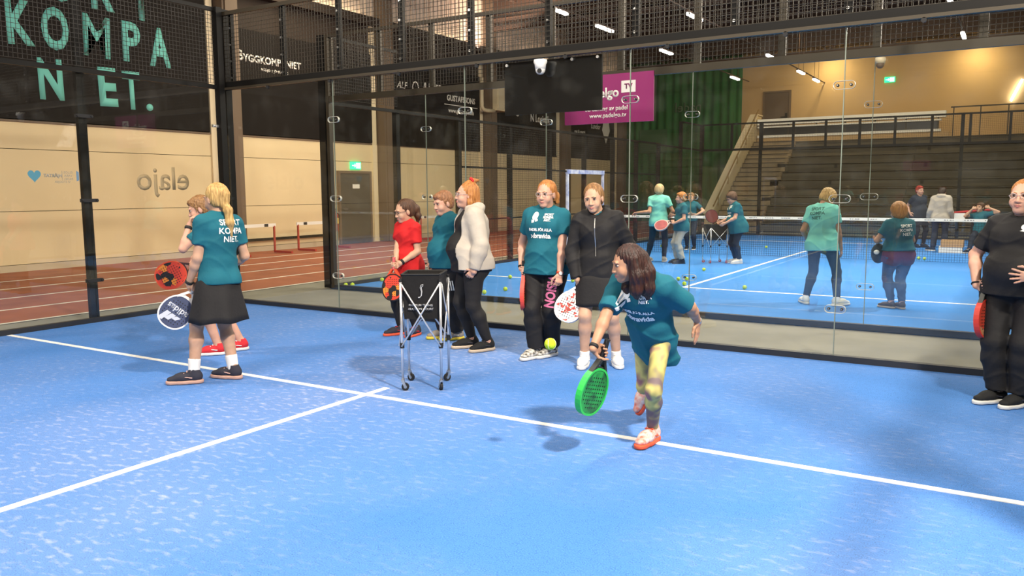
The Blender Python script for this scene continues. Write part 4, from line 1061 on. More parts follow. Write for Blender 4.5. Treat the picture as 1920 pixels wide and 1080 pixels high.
            for r_ in range(rows):
                t = r_/(rows-1)
                for k in range(n):
                    a = 2*math.pi*k/n; pl = 1+c.get('pleat', .06)*t*math.sin(a*c.get('np', 7)+1)
                    A_ = (c['r0'][0]+(c['r1'][0]-c['r0'][0])*t**.8)*pl; B_ = (c['r0'][1]+(c['r1'][1]-c['r0'][1])*t**.8)*pl
                    p = pel+V3(*c.get('off', (0, 0, 0)))+rt*A_*math.cos(a)+f*B_*math.sin(a); VV.append((p[0], p[1], z0+(z1-z0)*t+.006*t*math.sin(a*5)))
            for r_ in range(rows-1):
                for k in range(n): FF.append((r_*n+k, (r_+1)*n+k, (r_+1)*n+(k+1) % n, r_*n+(k+1) % n))
            FF.append(tuple(range(n))); b.add(VV, FF); ob2 = b.build('skirt', c['m'], ob, smooth=True, world=False)
            md = ob2.modifiers.new('thickness', 'SOLIDIFY'); md.thickness = .004; J['cloth']['skirt'] = ob2; continue
        elif kd == 'socks':
            for q in 'RL':
                s = SDF(); dv = nrm(kn[q]-ank[q]); s.limb(ank[q]-up*.03, ank[q]+dv*c.get('to', .08), .043*sc*LG**.5, (.041+.09*c.get('to', .08))*sc*LG, .02, capb=True)
                sub('sock', to_mesh('sock', [(*s.mesh(.007), 0)], c['m']))
            continue
        ob2 = sub(nm, to_mesh(nm, [(*v, 0)], c['m'])); J['cloth'][nm] = ob2
        if c.get('label'): ob2['label'] = c['label']
    # ---------- shoes
    for q in 'RL':
        if g('noshoe'+q): continue
        p = ank[q]; ya = g('toe'+q, h); pi = g('ptc'+q, 0)
        cols = g('shoes'); fd = face_dir(ya)
        base = V3(p[0], p[1], p[2]-.085*g('shk', 1)) if not g('sole'+q) else V3(*g('sole'+q))
        base = base+fd*.028
        add_shoe(ob, tuple(base), ya+math.pi, pi, 0, *cols, sc=g('shk', 1)*sc**.5)
    return J

def print_on(J, cl, s, size, at, dirx, diry, out, m, bold=.002, name='lettering', mesh=None, depth=.25, lines=1.05, sx=1, label=None):
    """press flat lettering on to a garment: at / axes in the person's own frame"""
    o = J['cloth'][cl]; me = o.data
    key = o.name
    if key not in BV: BV[key] = BVHTree.FromPolygons([v.co for v in me.vertices], [p.vertices[:] for p in me.polygons])
    bv = BV[key]; tm = mesh or text_mesh(s, size, bold, lines=lines)
    bm = bmesh.new(); bm.from_mesh(tm); bpy.data.meshes.remove(tm)
    bmesh.ops.triangulate(bm, faces=bm.faces)
    for _ in range(2):
        ed = [e for e in bm.edges if e.calc_length() > .022]
        if ed: bmesh.ops.subdivide_edges(bm, edges=ed, cuts=1); bmesh.ops.triangulate(bm, faces=[f_ for f_ in bm.faces if len(f_.verts) > 3])
    dx, dy, ou = Vector(nrm(dirx)), Vector(nrm(diry)), Vector(nrm(out)); at = Vector(at); kill = []
    for v in bm.verts:
        p = at+dx*v.co.x*sx+dy*v.co.y
        hit = bv.ray_cast(p+ou*depth, -ou)
        if hit[0] is None: kill.append(v); v.co = p
        else: v.co = hit[0]+ou*.002+hit[1]*.0025
    if kill: bmesh.ops.delete(bm, geom=kill, context='VERTS')
    me2 = bpy.data.meshes.new(name); bm.to_mesh(me2); bm.free(); me2.materials.append(m)
    # both sides thick enough to catch light
    x = link(name, me2, o, world=False)
    if label: x['label'] = label
    return x
BV = {}
def flat(polys):
    """flat mesh from polygons"""
    V = []; F = []
    for P in polys: F.append(tuple(range(len(V), len(V)+len(P)))); V += [(x, y, 0) for x, y in P]
    me = bpy.data.meshes.new('m'); me.from_pydata(V, [], F); return me
def emblem():
    P = [[(.034*math.cos(a)*.85, .036*math.sin(a)+.012) for a in np.arange(0, 6.28, .45)], [(-.026, -.022), (.004, -.026), (.0, -.045), (-.022, -.05)], [(.008, -.02), (.03, -.012), (.036, -.03), (.014, -.04)]]
    return flat(P)
def band(J, q, t, m, r=.033, w_=.012, name='wristband'):
    """band round a forearm, t from wrist to elbow"""
    a = J['wr'][q]+(J['el'][q]-J['wr'][q])*t; d = nrm(J['el'][q]-J['wr'][q]); b = MB()
    b.tube([a-d*w_, a-d*w_*.4, a+d*w_*.4, a+d*w_], [r*.9, r, r, r*.92], 14); return b.build(name, m, J['ob'], smooth=True, world=False)
def grip_point(J, q):
    """centre of the closed hand and its axis, in the person's frame"""
    hd = J['hands'][q]; d = nrm(hd['d']); n_ = V3(*hd['n']); n_ = nrm(n_-d*(n_@d)); k = .94*J['sc']**.5
    return J['wr'][q]+(d*.075+n_*.028)*k
def view(root):
    """yaw that turns the figure's x axis to the right as seen from the camera spot"""
    d = Vector((root[0]-CAM.x, root[1]-CAM.y)); return math.atan2(-d.x, d.y)
R_ = math.radians
def tc(name, col): return cloth(name, col)
TEAL = cloth('teal_jersey', (.010, .118, .165)); AQUAC = cloth('aqua_jersey', (.19, .60, .52)); BLK = cloth('black_cloth', (.017, .016, .017), .7); NAVY = cloth('navy_cloth', (.018, .028, .05))
REDC = cloth('red_jersey', (.60, .018, .02)); GREYH = cloth('grey_fleece', (.47, .42, .36), .9); SWHITE = cloth('white_sock', (.78, .76, .74))
PRINT = mat('white_print', (.85, .85, .82), .7)
BLOND = hair_mat('blond_hair', (.62, .40, .15), (.33, .19, .06)); BRN = hair_mat('brown_hair', (.11, .05, .025), (.05, .022, .012)); LBR = hair_mat('light_brown_hair', (.34, .18, .07), (.17, .08, .03))
GING = hair_mat('ginger_hair', (.52, .22, .06), (.30, .11, .03)); DRK = hair_mat('dark_hair', (.035, .013, .009), (.012, .006, .005))
SH_DK = cloth('dark_shoe', (.035, .035, .05)); SH_BK = cloth('black_shoe', (.015, .015, .016)); SH_WH = cloth('white_shoe', (.75, .74, .72)); SH_RD = cloth('red_shoe', (.60, .03, .04))
SOLEW = mat('white_sole', (.72, .70, .66), .6); SOLEP = mat('pink_sole', (.55, .33, .26), .6); SOLEY = mat('yellow_sole', (.65, .50, .05), .6); SOLER = mat('red_sole', (.75, .10, .04), .6)
PINKL = mat('pale_pink_laces', (.62, .38, .32), .6); FRAME_ = mat('dark_glasses', (.03, .02, .02), .3); SPECTACLE = mat('clear_glasses', (.45, .38, .36), .3)
def blot(name, c, scale):
    m = bpy.data.materials.new(name); m.use_nodes = True; N = m.node_tree.nodes; L = m.node_tree.links
    t = N.new('ShaderNodeTexCoord'); v = N.new('ShaderNodeTexNoise'); v.inputs['Scale'].default_value = scale; v.inputs['Detail'].default_value = 2; L.new(t.outputs['Object'], v.inputs['Vector'])
    cr = N.new('ShaderNodeValToRGB')
    while len(cr.color_ramp.elements) < len(c): cr.color_ramp.elements.new(.5)
    for i, (p, col) in enumerate(c): cr.color_ramp.elements[i].position = p; cr.color_ramp.elements[i].color = (*col, 1)
    L.new(v.outputs[0], cr.inputs[0]); L.new(cr.outputs[0], N['Principled BSDF'].inputs['Base Color']); N['Principled BSDF'].inputs['Roughness'].default_value = .7
    return m
def holder(a, fore, inward):
    """hand spec closed round a handle that points along a (towards the racket head)"""
    a = nrm(a); d = V3(*fore); d = d-a*(d@a)
    d = nrm(d) if np.linalg.norm(d) > .15 else nrm(V3(*inward)-a*(V3(*inward)@a))
    n = np.cross(d, a); n = n if n@V3(*inward) > 0 else -n
    return dict(d=d, n=n, th=a, curl=1.15, tc=.9)
up_ = V3(0, 0, 1)
def shirt_front(J, cl='t_shirt', k=1.0):
    """emblem, small club name, two lines of lettering on a chest"""
    c = J['chest']; rs, fs, sp = J['rs'], J['fs'], J['sp']; X = -rs
    print_on(J, cl, '', 0, c+rs*.062*k+sp*.035, X, sp, fs, PRINT, mesh=emblem(), name='emblem')
    print_on(J, cl, 'SPORT\nKOMPA\nNIET.', .026*k, c-rs*.062*k+sp*.035, X, sp, fs, PRINT, bold=.0012, lines=.95)
    print_on(J, cl, 'PADEL FÖR ALLA', .033*k, c+rs*.002-sp*.075, X, sp, fs, PRINT, bold=.0018, sx=.85)
    print_on(J, cl, '›‹bravida', .062*k, c+rs*.002-sp*.13, X, sp, fs, PRINT, bold=.0022, sx=.85)
def shirt_back(J, m=PRINT, cl='t_shirt', size=.068, at=(0, -.02)):
    c = J['chest']
    print_on(J, cl, 'SPORT\nKOMPA\nNIET.', size, c+J['rs']*at[0]+J['sp']*at[1], J['rs'], J['sp'], -J['fs'], m, bold=.0012, lines=1.0)

PEOPLE = {}
# 1 -- blonde player seen from behind
r = (3.767, -3.42); ra = nrm((-.52, -.10, -.62))
J = person('person in teal shirt and black skirt with long blond ponytail, seen from behind', r, view(r), 1.63, R_(-150), girth=.93, shw=.093, bust=.3, pelvis=(.145, 0, .865), lean=(.02, .0, 0),
    footL=(-.085, -.02, .088), footR=(.225, .03, .088), toeL=R_(-98), toeR=R_(-125), handL=(-.085, .04, .815), handR=(.22, .26, .90), elbL=(.35, -.8, 0), elbR=(.6, -.6, 0), leg=.98,
    handq={'L': holder(ra, (0, 0, -1), (.6, .3, 0))}, hpitch=R_(-8), hyaw=R_(6), hair='tail', hairm=BLOND, hback=-.09,
    locks=[([(0, -.10, .03), (0, -.095, -.045)], [.05, .035]), ([(0, -.095, -.05), (.005, -.122, -.10), (.012, -.118, -.20), (.02, -.10, -.31)], [.026, .034, .030, .008])],
    tie=((0, -.098, -.048), .012, RUBBER), wear=[dict(k='shirt', m=TEAL, hem=.495, loose=.012, d=.014), dict(k='skirt', m=BLK, top=.555, hem=.308, r0=(.145, .108), r1=(.240, .20), pleat=.05, off=(-.012, -.01, 0)), dict(k='socks', m=SWHITE, to=.115)], shoes=(SH_DK, SOLEP, PINKL))
shirt_back(J, at=(.045, -.015), size=.066); band(J, 'L', .04, RUBBER, .034, .012); PEOPLE['blond'] = (J, 'L', ra)
# 2 -- boy beside her
r = (2.933, -2.529); ra = nrm((-.62, .06, -.30))
J = person('person with short light brown hair, hand raised to the mouth, behind the blonde player', r, view(r), 1.55, R_(-100), girth=.95, bust=0, pelvis=(-.04, .02, .81), lean=(-.09, 0, 0), hpitch=R_(-18), hyaw=R_(6),
    footL=(-.07, -.06, .088), footR=(.14, .10, .088), toeL=R_(-95), toeR=R_(-80), handL=(-.275, -.06, 1.235), handR=(-.25, .0, .93), elbL=(-.4, -.3, -1), elbR=(.5, .3, -.6),
    handq={'L': dict(d=(.25, .1, .9), n=(1, 0, -.2), th=(0, .3, 1), curl=.8, tc=.6), 'R': holder(ra, (-.7, 0, -.5), (0, -1, 0))}, hair='short', hairm=LBR, skin=SK3, wear=[dict(k='shirt', m=TEAL, hem=.5), dict(k='shorts', m=BLK, to=.75)], shoes=(SH_RD, SOLEW, SH_WH))
band(J, 'L', .10, RUBBER, .034, .014, 'wristwatch'); PEOPLE['boy'] = (J, 'R', ra)
# 3 -- girl in red
r = (3.824, -.873); ra = nrm((-.02, -.10, -.6))
J = person('person in red shirt with brown ponytail and yellow hair tie, hands joined on a racket', r, view(r), 1.46, R_(-58), girth=1.02, bust=.7, pelvis=(.02, .0, .775), hpitch=R_(-14), hyaw=R_(-8),
    footR=(-.075, .05, .085), footL=(.09, -.03, .085), toeR=R_(-65), toeL=R_(-35), handR=(-.12, -.17, .745), handL=(-.055, -.22, .80), elbR=(-.6, .6, -.4), elbL=(.8, .2, -.4),
    handq={'R': holder(ra, (-.2, -.4, -.8), (.6, .2, 0)), 'L': dict(d=(-.8, .1, -.45), n=(-.1, .8, -.3), th=(-.3, 0, .9), curl=.7, tc=.5)}, hair='tail', hairm=BRN,
    locks=[([(0, -.075, .085), (0, -.105, .07), (-.01, -.135, .0), (-.01, -.135, -.08), (0, -.12, -.15)], [.03, .028, .036, .034, .012])], tie=((0, -.082, .098), .014, mat('yellow_scrunchie', (.80, .62, .03), .7)), glasses=FRAME_,
    wear=[dict(k='shirt', m=REDC, hem=.455, loose=.026, sleeve=.66, d=.014), dict(k='pants', m=BLK, d=.006, fold=.001)], shoes=(SH_DK, SOLER, SH_RD))
band(J, 'L', .07, RUBBER, .032, .012); band(J, 'R', .10, RUBBER, .032, .010); PEOPLE['red'] = (J, 'R', ra)
# 4 -- short hair, partly hidden
r = (4.40, -.86)
J = person('person with short reddish hair in teal shirt, half hidden behind the grey hooded jacket', r, view(r), 1.56, R_(-62), girth=1.22, belly=.8, bust=.3, fat=.5, pelvis=(-.01, 0, .825), hpitch=R_(-12), hyaw=R_(4), hoff=(-.01, 0, 0), lean=(-.02, 0, 0),
    footR=(-.07, .10, .088), footL=(.06, .0, .088), toeR=R_(-70), toeL=R_(-68), handR=(-.16, .18, .80), handL=(.16, .02, .80), hair='short', hairm=hair_mat('auburn_short_hair', (.33, .15, .07), (.18, .08, .035)), skin=SK3,
    wear=[dict(k='shirt', m=TEAL, hem=.49, loose=.03), dict(k='pants', m=BLK, d=.03, flare=.018, fold=.005)], shoes=(cloth('grey_shoe', (.28, .25, .22)), SOLEY, SH_WH))
for i in range(3): print_on(J, 'trousers', '', 0, J['kn']['L']+up_*(.16)+V3(.02+.022*i, 0, 0), (1, 0, 0), (0, 0, 1), (0, -1, 0), PRINT, mesh=flat([[(-.006, -.05), (.006, -.05), (-.012, .05), (-.022, .05)]]), name='stripe')
# 5 -- woman in grey hooded jacket
r = (4.923, -1.164)
J = person('person in open grey hooded jacket and black leggings, red flower in ginger hair', r, view(r), 1.64, R_(-78), girth=1.26, hipw=.98, belly=.8, bust=.25, fat=.6, leg=1.16, arm=1.2, pelvis=(-.045, 0, .87), lean=(.0, 0, 0), hpitch=R_(2), hyaw=R_(0), hoff=(-.02, 0, 0),
    footR=(-.05, .10, .088), footL=(.105, -.07, .088), toeR=R_(-72), toeL=R_(-58), handL=(-.02, -.27, .80), handR=(-.08, .28, .82), elbL=(1, -.4, 0), elbR=(1, .4, 0), handq={'L': dict(d=(-.5, .3, -.6), n=(0, 1, 0), th=(-.5, 0, .5), curl=.6)},
    hair='tail', hairm=GING, skin=SK3, glasses=SPECTACLE, locks=[([(0, -.02, .12), (0, -.06, .145), (0, -.11, .15)], [.03, .022, .01]), ([(0, -.075, -.0), (-.01, -.085, -.07), (-.02, -.08, -.14)], [.05, .045, .02]), ([(-.06, -.02, .0), (-.068, -.02, -.06), (-.066, -.025, -.13)], [.03, .026, .012]), ([(.06, -.02, .0), (.068, -.02, -.06), (.066, -.025, -.13)], [.03, .026, .012])],
    tie=((-.01, -.045, .150), .015, mat('red_flower', (.6, .02, .02), .6)),
    wear=[dict(k='shirt', m=BLK, hem=.47, sleeve=.3, d=.008, loose=.008, nd=.03, name='black_top'), dict(k='hoodie', m=GREYH, hem=.485, sleeve=1.98, d=.03, loose=.035, open=.13, cuff=.020, fold=.003), dict(k='leggings', m=BLK, d=.006, fold=.001)], shoes=(SH_BK, mat('tan_sole', (.50, .40, .30), .6), SH_DK))
PEOPLE['hood'] = (J, None, None)
# 6 -- woman in teal shirt with lettered trousers
r = (5.663, -1.179); ra = nrm((.0, -.03, -.6))
J = person('person in teal printed shirt and black trousers with pink lettering down one leg', r, view(r), 1.65, R_(-22), girth=1.16, belly=.25, bust=1.0, fat=.2, leg=1.08, pelvis=(.035, 0, .875), lean=(.01, 0, 0), hyaw=R_(-4), hpitch=R_(-4),
    footR=(-.055, -.02, .088), footL=(.085, .07, .088), toeR=R_(-40), toeL=R_(-42), handR=(-.195, .05, .83), handL=(.155, -.20, .79), elbR=(-.3, 1, 0), elbL=(.9, .2, 0),
    handq={'R': holder(ra, (0, 0, -1), (.5, -.6, 0)), 'L': dict(d=(-.1, -.25, -.9), n=(-.3, .9, 0), th=(-.9, 0, 0), curl=.85, tc=.7)}, hair='tail', hairm=GING, skin=SK3, glasses=mat('clear_glasses', (.45, .38, .36), .3),
    locks=[([(-.01, -.09, .01), (-.035, -.115, -.02), (-.05, -.115, -.07)], [.045, .04, .025])],
    wear=[dict(k='shirt', m=TEAL, hem=.475, loose=.022, d=.016, fold=.006), dict(k='pants', m=BLK, d=.014, flare=.03, fold=.003)], shoes=(mat('spotted_shoe', (.75, .71, .64), .7, noise=.9, scale=38, col2=(.03, .025, .02)), SOLEW, SH_WH))
shirt_front(J); band(J, 'L', .06, mat('red_strap', (.55, .06, .02), .5), .033, .009, 'wristwatch'); band(J, 'R', .05, RUBBER, .032, .008)
a = (J['hip']['L']+J['kn']['L'])/2; d_ = nrm(J['kn']['L']-J['hip']['L'])
print_on(J, 'trousers', 'VISION', .115, a+d_*.02+V3(-.03, 0, 0), d_, np.cross((0, -1, 0), d_), (0, -1, 0), mat('pink_print', (.62, .16, .30), .6), bold=.004, sx=.82)
b = MB(); w_ = J['wr']['L']+(J['el']['L']-J['wr']['L'])*.06; b.cyl(w_+V3(.006, -.030, 0), w_+V3(.007, -.042, 0), .016, 14); b.build('watch_face', SOLEW, J['ob'], world=False)
PEOPLE['vision'] = (J, 'R', ra)
# 7 -- woman in black hooded jacket and skirt
r = (6.273, -1.202); ra = nrm((-.14, -.06, -.28))
J = person('person in black hooded jacket and short black skirt holding a white racket', r, view(r), 1.62, R_(-8), girth=1.04, bust=.5, pelvis=(-.01, 0, .855), lean=(-.03, -.02, 0), hpitch=R_(-10), hyaw=R_(-6), hroll=R_(-4), hoff=(-.02, -.02, 0), twist=R_(-4),
    footR=(-.145, -.04, .088), footL=(.135, .02, .088), toeR=R_(-8), toeL=R_(8), handR=(-.215, -.06, .775), handL=(.24, .03, .80), elbR=(-.8, .5, 0), elbL=(.8, .5, 0),
    handq={'R': holder(ra, (0, 0, -1), (.7, .3, 0))}, hair='tail', hairm=LBR, brow=LBR, locks=[([(0, -.09, .02), (0, -.12, .0)], [.05, .035])],
    wear=[dict(k='shirt', m=TEAL, hem=.6, sleeve=.3, d=.006, loose=.004, name='undershirt'), dict(k='hoodie', m=BLK, hem=.465, sleeve=1.97, d=.024, loose=.03, cuff=.022, fold=.006, nd=.02, nf=.02), dict(k='skirt', m=BLK, top=.50, hem=.335, r0=(.20, .15), r1=(.245, .20), pleat=.02), dict(k='socks', m=SWHITE, to=.05)], shoes=(SH_WH, SOLEW, SH_WH))
print_on(J, 'hooded_jacket', '', 0, J['chest']-J['sp']*.03, -J['rs'], J['sp'], J['fs'], STEEL, mesh=flat([[(-.003, -.22), (.003, -.22), (.003, .10), (-.003, .10)]]), name='zip')
PEOPLE['skirt'] = (J, 'R', ra)
# 8 -- girl reaching forward to hit the ball
r = (7.501, -3.066); ra = nrm((-.10, -.05, -.36))
J = person('person with long dark hair lunging forward in teal shirt and patterned leggings', r, view(r), 1.46, R_(-30), girth=.95, hipw=.82, bust=.4, leg=.9, pelvis=(.0, .06, .67), lean=(-.075, -.24, 0), tilt=-.05, hpitch=R_(-12), hyaw=R_(-42), hoff=(-.03, -.03, -.02), hs=.88,
    footL=(.01, .0, .088), footR=(.02, .52, .27), toeL=R_(-25), toeR=R_(-60), ptcR=R_(-60), handR=(-.365, -.42, .56), handL=(.275, .13, .735), elbR=(-.4, .2, .1), elbL=(.6, .2, -.3), kneeL=(-.1, -1, 0), kneeR=(-.2, -1, -.2),
    handq={'R': holder(ra, (-.2, 0, -.8), (.5, .5, 0)), 'L': dict(d=(0, -.1, -1), n=(-.8, .3, 0), th=(0, -1, 0), curl=.12, tc=.15)}, hair='long', hairm=hair_mat('dark_red_hair', (.045, .014, .010), (.016, .007, .006)), brow=DRK, skin=SK2, hth=1.0,
    locks=[([(-.06, -.02, .03), (-.075, -.02, -.08), (-.07, -.0, -.17), (-.06, .0, -.22)], [.04, .045, .04, .015]), ([(.06, -.02, .03), (.078, -.015, -.08), (.08, .01, -.17), (.07, .02, -.22)], [.04, .045, .04, .012]), ([(0, -.085, .02), (-.02, -.10, -.08), (-.03, -.09, -.18), (-.03, -.08, -.24)], [.06, .06, .055, .02])],
    wear=[dict(k='shirt', m=TEAL, hem=.385, flat=True, loose=.022, d=.020, sleeve=.85, cuff=.034, fold=.007), dict(k='leggings', m=blot('patterned_leggings', [(.0, (.05, .04, .06)), (.40, (.15, .11, .12)), (.47, (.34, .30, .11)), (.55, (.58, .50, .16)), (.64, (.26, .12, .13))], 6), d=.004, fold=.001)], shoes=(mat('coral_white_shoe', (.72, .66, .62), .6, noise=.6, scale=25, col2=(.65, .14, .09)), SOLER, SOLER))
shirt_front(J, k=.95); band(J, 'L', .05, STEEL, .027, .010, 'wristwatch'); band(J, 'R', .05, RUBBER, .028, .010); PEOPLE['lunge'] = (J, 'R', ra)
# 9 -- woman at the right edge
r = (9.38, -.90); ra = nrm((.02, -.05, -.5))
J = person('person in black shirt and striped track trousers at the right edge, hand on the belly', r, view(r), 1.61, R_(-20), girth=1.34, belly=.8, bust=1.0, fat=.6, leg=1.15, arm=1.15, pelvis=(.0, 0, .855), hpitch=R_(4), hyaw=R_(2), hoff=(-.005, 0, 0),
    footR=(-.085, -.02, .088), footL=(.06, -.07, .088), toeR=R_(-42), toeL=R_(-35), handR=(-.265, .0, .845), handL=(.085, -.31, .945), elbR=(-.6, .8, 0), elbL=(.9, .1, -.6),
    handq={'R': holder(ra, (0, 0, -1), (.7, -.2, 0)), 'L': dict(d=(-.95, -.05, .0), n=(0, 1, .1), th=(0, 0, 1), curl=.10, tc=.1, spread=1.2)}, hair='tail', hairm=GING, skin=SK3, glasses=mat('clear_glasses', (.45, .38, .36), .3),
    locks=[([(0, -.09, .05), (0, -.12, .07)], [.05, .04])], wear=[dict(k='shirt', m=BLK, hem=.49, loose=.02, d=.014, sleeve=.75), dict(k='pants', m=BLK, d=.02, flare=.022, fold=.004)], shoes=(SH_BK, SOLEW, SH_DK))
print_on(J, 't_shirt', '', 0, J['chest']-J['rs']*.07+J['sp']*.03, -J['rs'], J['sp'], J['fs'], PRINT, mesh=flat([[(.03*math.cos(a), .022*math.sin(a)+.008) for a in np.arange(0, 6.28, .5)], [(-.03, -.02), (.01, -.026), (.03, -.012), (.0, -.004)]]), name='emblem')
for i in range(2):
    h_, k_, n_ = J['hip']['L'], J['kn']['L'], J['ank']['L']; x0 = .055+.022*i
    for a, b in ((h_-up_*.12, k_), (k_, n_+up_*.04)):
        c = (a+b)/2; L_ = np.linalg.norm(b-a)/2+.01; d_ = nrm(b-a)
        print_on(J, 'trousers', '', 0, c+V3(x0-.02, 0, 0), np.cross(d_, (0, -1, 0)), -d_, (0.25, -1, 0), PRINT, mesh=flat([[(-.005, -L_+2*L_*j/12), (.005, -L_+2*L_*j/12), (.005, -L_+2*L_*(j+1)/12), (-.005, -L_+2*L_*(j+1)/12)] for j in range(12)]), name='side_stripe')
band(J, 'R', .03, RUBBER, .034, .006); PEOPLE['right'] = (J, 'R', ra)

# ---------------- players on the far court
FAR = dict(vox=.012, fvox=.008, hvox=.0065, hairvox=.009, cvox=.012)
r = (2.818, 8.795)
J = person('person with short pale hair in aqua shirt, arm stretched out, far court', r, view(r), 1.68, R_(165), girth=1.0, bust=.3, pelvis=(.02, 0, .89), footL=(-.21, .05, .088), footR=(.145, -.03, .088), toeL=R_(150), toeR=R_(170), handL=(-.42, -.02, 1.05), handR=(.20, .05, .90), elbL=(0, -.3, -.6), elbR=(.6, -.5, 0), hpitch=R_(-10), skin=SK2,
    hair='bob', hairm=hair_mat('pale_blond_hair', (.56, .44, .25), (.36, .26, .13)), wear=[dict(k='shirt', m=AQUAC, hem=.455, loose=.035, d=.02), dict(k='leggings', m=NAVY, d=.008)], shoes=(cloth('beige_shoe', (.55, .48, .38)), SOLEW, SH_WH), **FAR)
r = (3.37, 8.654); ra = nrm((-.30, -.05, -.12))
J = person('person with short ginger hair in teal shirt and pale trousers, far court', r, view(r), 1.50, R_(-70), girth=1.05, bust=.2, belly=.3, pelvis=(.03, 0, .79), hyaw=R_(-15), footR=(-.03, .08, .085), footL=(.05, -.05, .085), toeR=R_(-80), toeL=R_(-75), handL=(-.13, -.18, .84), handR=(-.15, .15, 1.0), elbL=(.8, -.3, -.5), elbR=(.5, .5, -.6),
    handq={'L': holder(ra, (-.9, -.1, -.2), (0, .5, 0))}, skin=SK3, hair='short', hairm=GING, wear=[dict(k='shirt', m=TEAL, hem=.46, loose=.03), dict(k='pants', m=cloth('pale_trousers', (.48, .45, .38)), d=.016, flare=.02, fold=.006, top=-.01)], shoes=(NAVY, NAVY, NAVY), **FAR)
PEOPLE['fteal'] = (J, 'L', ra)
r = (2.255, 12.577)
J = person('person in teal shirt and dark trousers standing beyond the net, behind the ginger-haired player', r, view(r), 1.46, R_(-10), pelvis=(-.04, 0, .775), footR=(-.12, 0, .085), footL=(.06, 0, .085), handR=(-.10, -.2, .92), handL=(.10, -.2, .90), elbR=(-1, 0, -.3), elbL=(1, 0, -.3), hair='short', hairm=LBR, wear=[dict(k='shirt', m=TEAL, hem=.5), dict(k='pants', m=NAVY, d=.015)], shoes=(SH_BK, SOLEW, SH_DK), **FAR)
r = (4.407, 9.206)
J = person('person with curly brown hair in teal shirt leaning on the ball cart, far court', r, view(r), 1.50, R_(-68), girth=1.28, belly=.7, bust=.8, pelvis=(.01, 0, .80), lean=(-.09, 0, 0), hpitch=R_(-22), hyaw=R_(0), fat=.4, footR=(-.02, .10, .085), footL=(.06, -.05, .085), toeR=R_(-70), toeL=R_(-60), handL=(-.25, -.18, .84), handR=(-.34, .08, .86), elbL=(.6, -.3, -.7), elbR=(.3, .5, -.7), skin=SK3, glasses=FRAME_,
    hair='curly', hairm=BRN, wear=[dict(k='shirt', m=TEAL, hem=.42, loose=.03), dict(k='leggings', m=NAVY, d=.012)], shoes=(SH_WH, SOLEW, SH_WH), **FAR)
shirt_front(J)
r = (7.171, 3.712)
J = person('person with curly blond hair in aqua shirt seen from behind, legs apart, far court', r, view(r), 1.60, R_(160), girth=1.12, bust=.2, pelvis=(-.02, 0, .83), lean=(-.01, .06, 0), hpitch=R_(-34), hyaw=R_(-28), hoff=(.02, .02, -.01), footL=(-.20, .0, .088), footR=(.185, -.06, .088), toeL=R_(-160), toeR=R_(130), handL=(-.20, .22, .84), handR=(.215, .04, .745), elbL=(-.4, -.8, 0), elbR=(.25, -.8, 0), skin=SK2,
    hair='curly', hairm=BLOND, wear=[dict(k='shirt', m=AQUAC, hem=.46, loose=.03, d=.018, fold=.006), dict(k='leggings', m=NAVY, d=.008)], shoes=(SH_WH, SOLEW, SH_WH), vox=.0095, fvox=.006, hvox=.0055, hairvox=.007, cvox=.0095)
shirt_back(J, mat('dark_aqua_print', (.02, .12, .11), .7), size=.060, at=(-.03, .0)); PEOPLE['aquab'] = (J, 'R', None)
r = (8.075, 3.768)
J = person('person with auburn bobbed hair in teal shirt and blue jeans seen from behind, far court', r, view(r), 1.38, R_(-155), girth=1.26, hipw=1.0, belly=.5, bust=.3, pelvis=(.0, 0, .72), lean=(-.02, 0, 0), leg=1.12, hpitch=R_(-6), footL=(-.06, .02, .08), footR=(.065, .0, .08), toeL=R_(-120), toeR=R_(-150), handL=(-.22, .10, .86), handR=(.02, .30, .90), elbL=(-.5, -.6, -.6), elbR=(.5, -.5, -.3), skin=SK3, shk=.92,
    handq={'L': dict(d=(-.8, -.1, .1), n=(0, 0, 1), th=(0, -1, 0), curl=.7, tc=.6)}, hair='bob', hairm=hair_mat('auburn_hair', (.42, .19, .05), (.24, .09, .025)), wear=[dict(k='shirt', m=TEAL, hem=.555, loose=.03, d=.018), dict(k='shorts', m=cloth('maroon_underlayer', (.13, .02, .05)), d=.018, to=.28, name='maroon_undershirt'), dict(k='pants', m=cloth('blue_denim', (.055, .085, .16), .9, .4), d=.010, top=-.03, fold=.005)], shoes=(cloth('brown_shoe', (.10, .07, .05)), mat('tan_sole', (.5, .4, .3), .6), SH_DK), vox=.0095, fvox=.006, hvox=.0055, hairvox=.007, cvox=.0095)
shirt_back(J, size=.052, at=(.045, -.035)); PEOPLE['jeans'] = (J, 'L', None)
r = (7.172, 15.961)
J = person('person with short red hair in navy dress beyond the net, far court', r, view(r), 1.62, R_(38), girth=1.25, belly=.5, bust=1.0, pelvis=(-.03, 0, .855), lean=(-.02, 0, 0), fat=.4, footR=(-.10, 0, .088), footL=(.10, .05, .088), handR=(-.24, -.12, .90), handL=(.20, .1, .88), hair='short', hairm=hair_mat('dyed_red_hair', (.42, .05, .03), (.2, .02, .02)), skin=SK3, wear=[dict(k='shirt', m=NAVY, hem=.36, loose=.03, nd=.03, nf=.02, name='dress'), dict(k='leggings', m=NAVY, d=.008)], shoes=(NAVY, NAVY, NAVY), **FAR)
r = (7.697, 14.763)
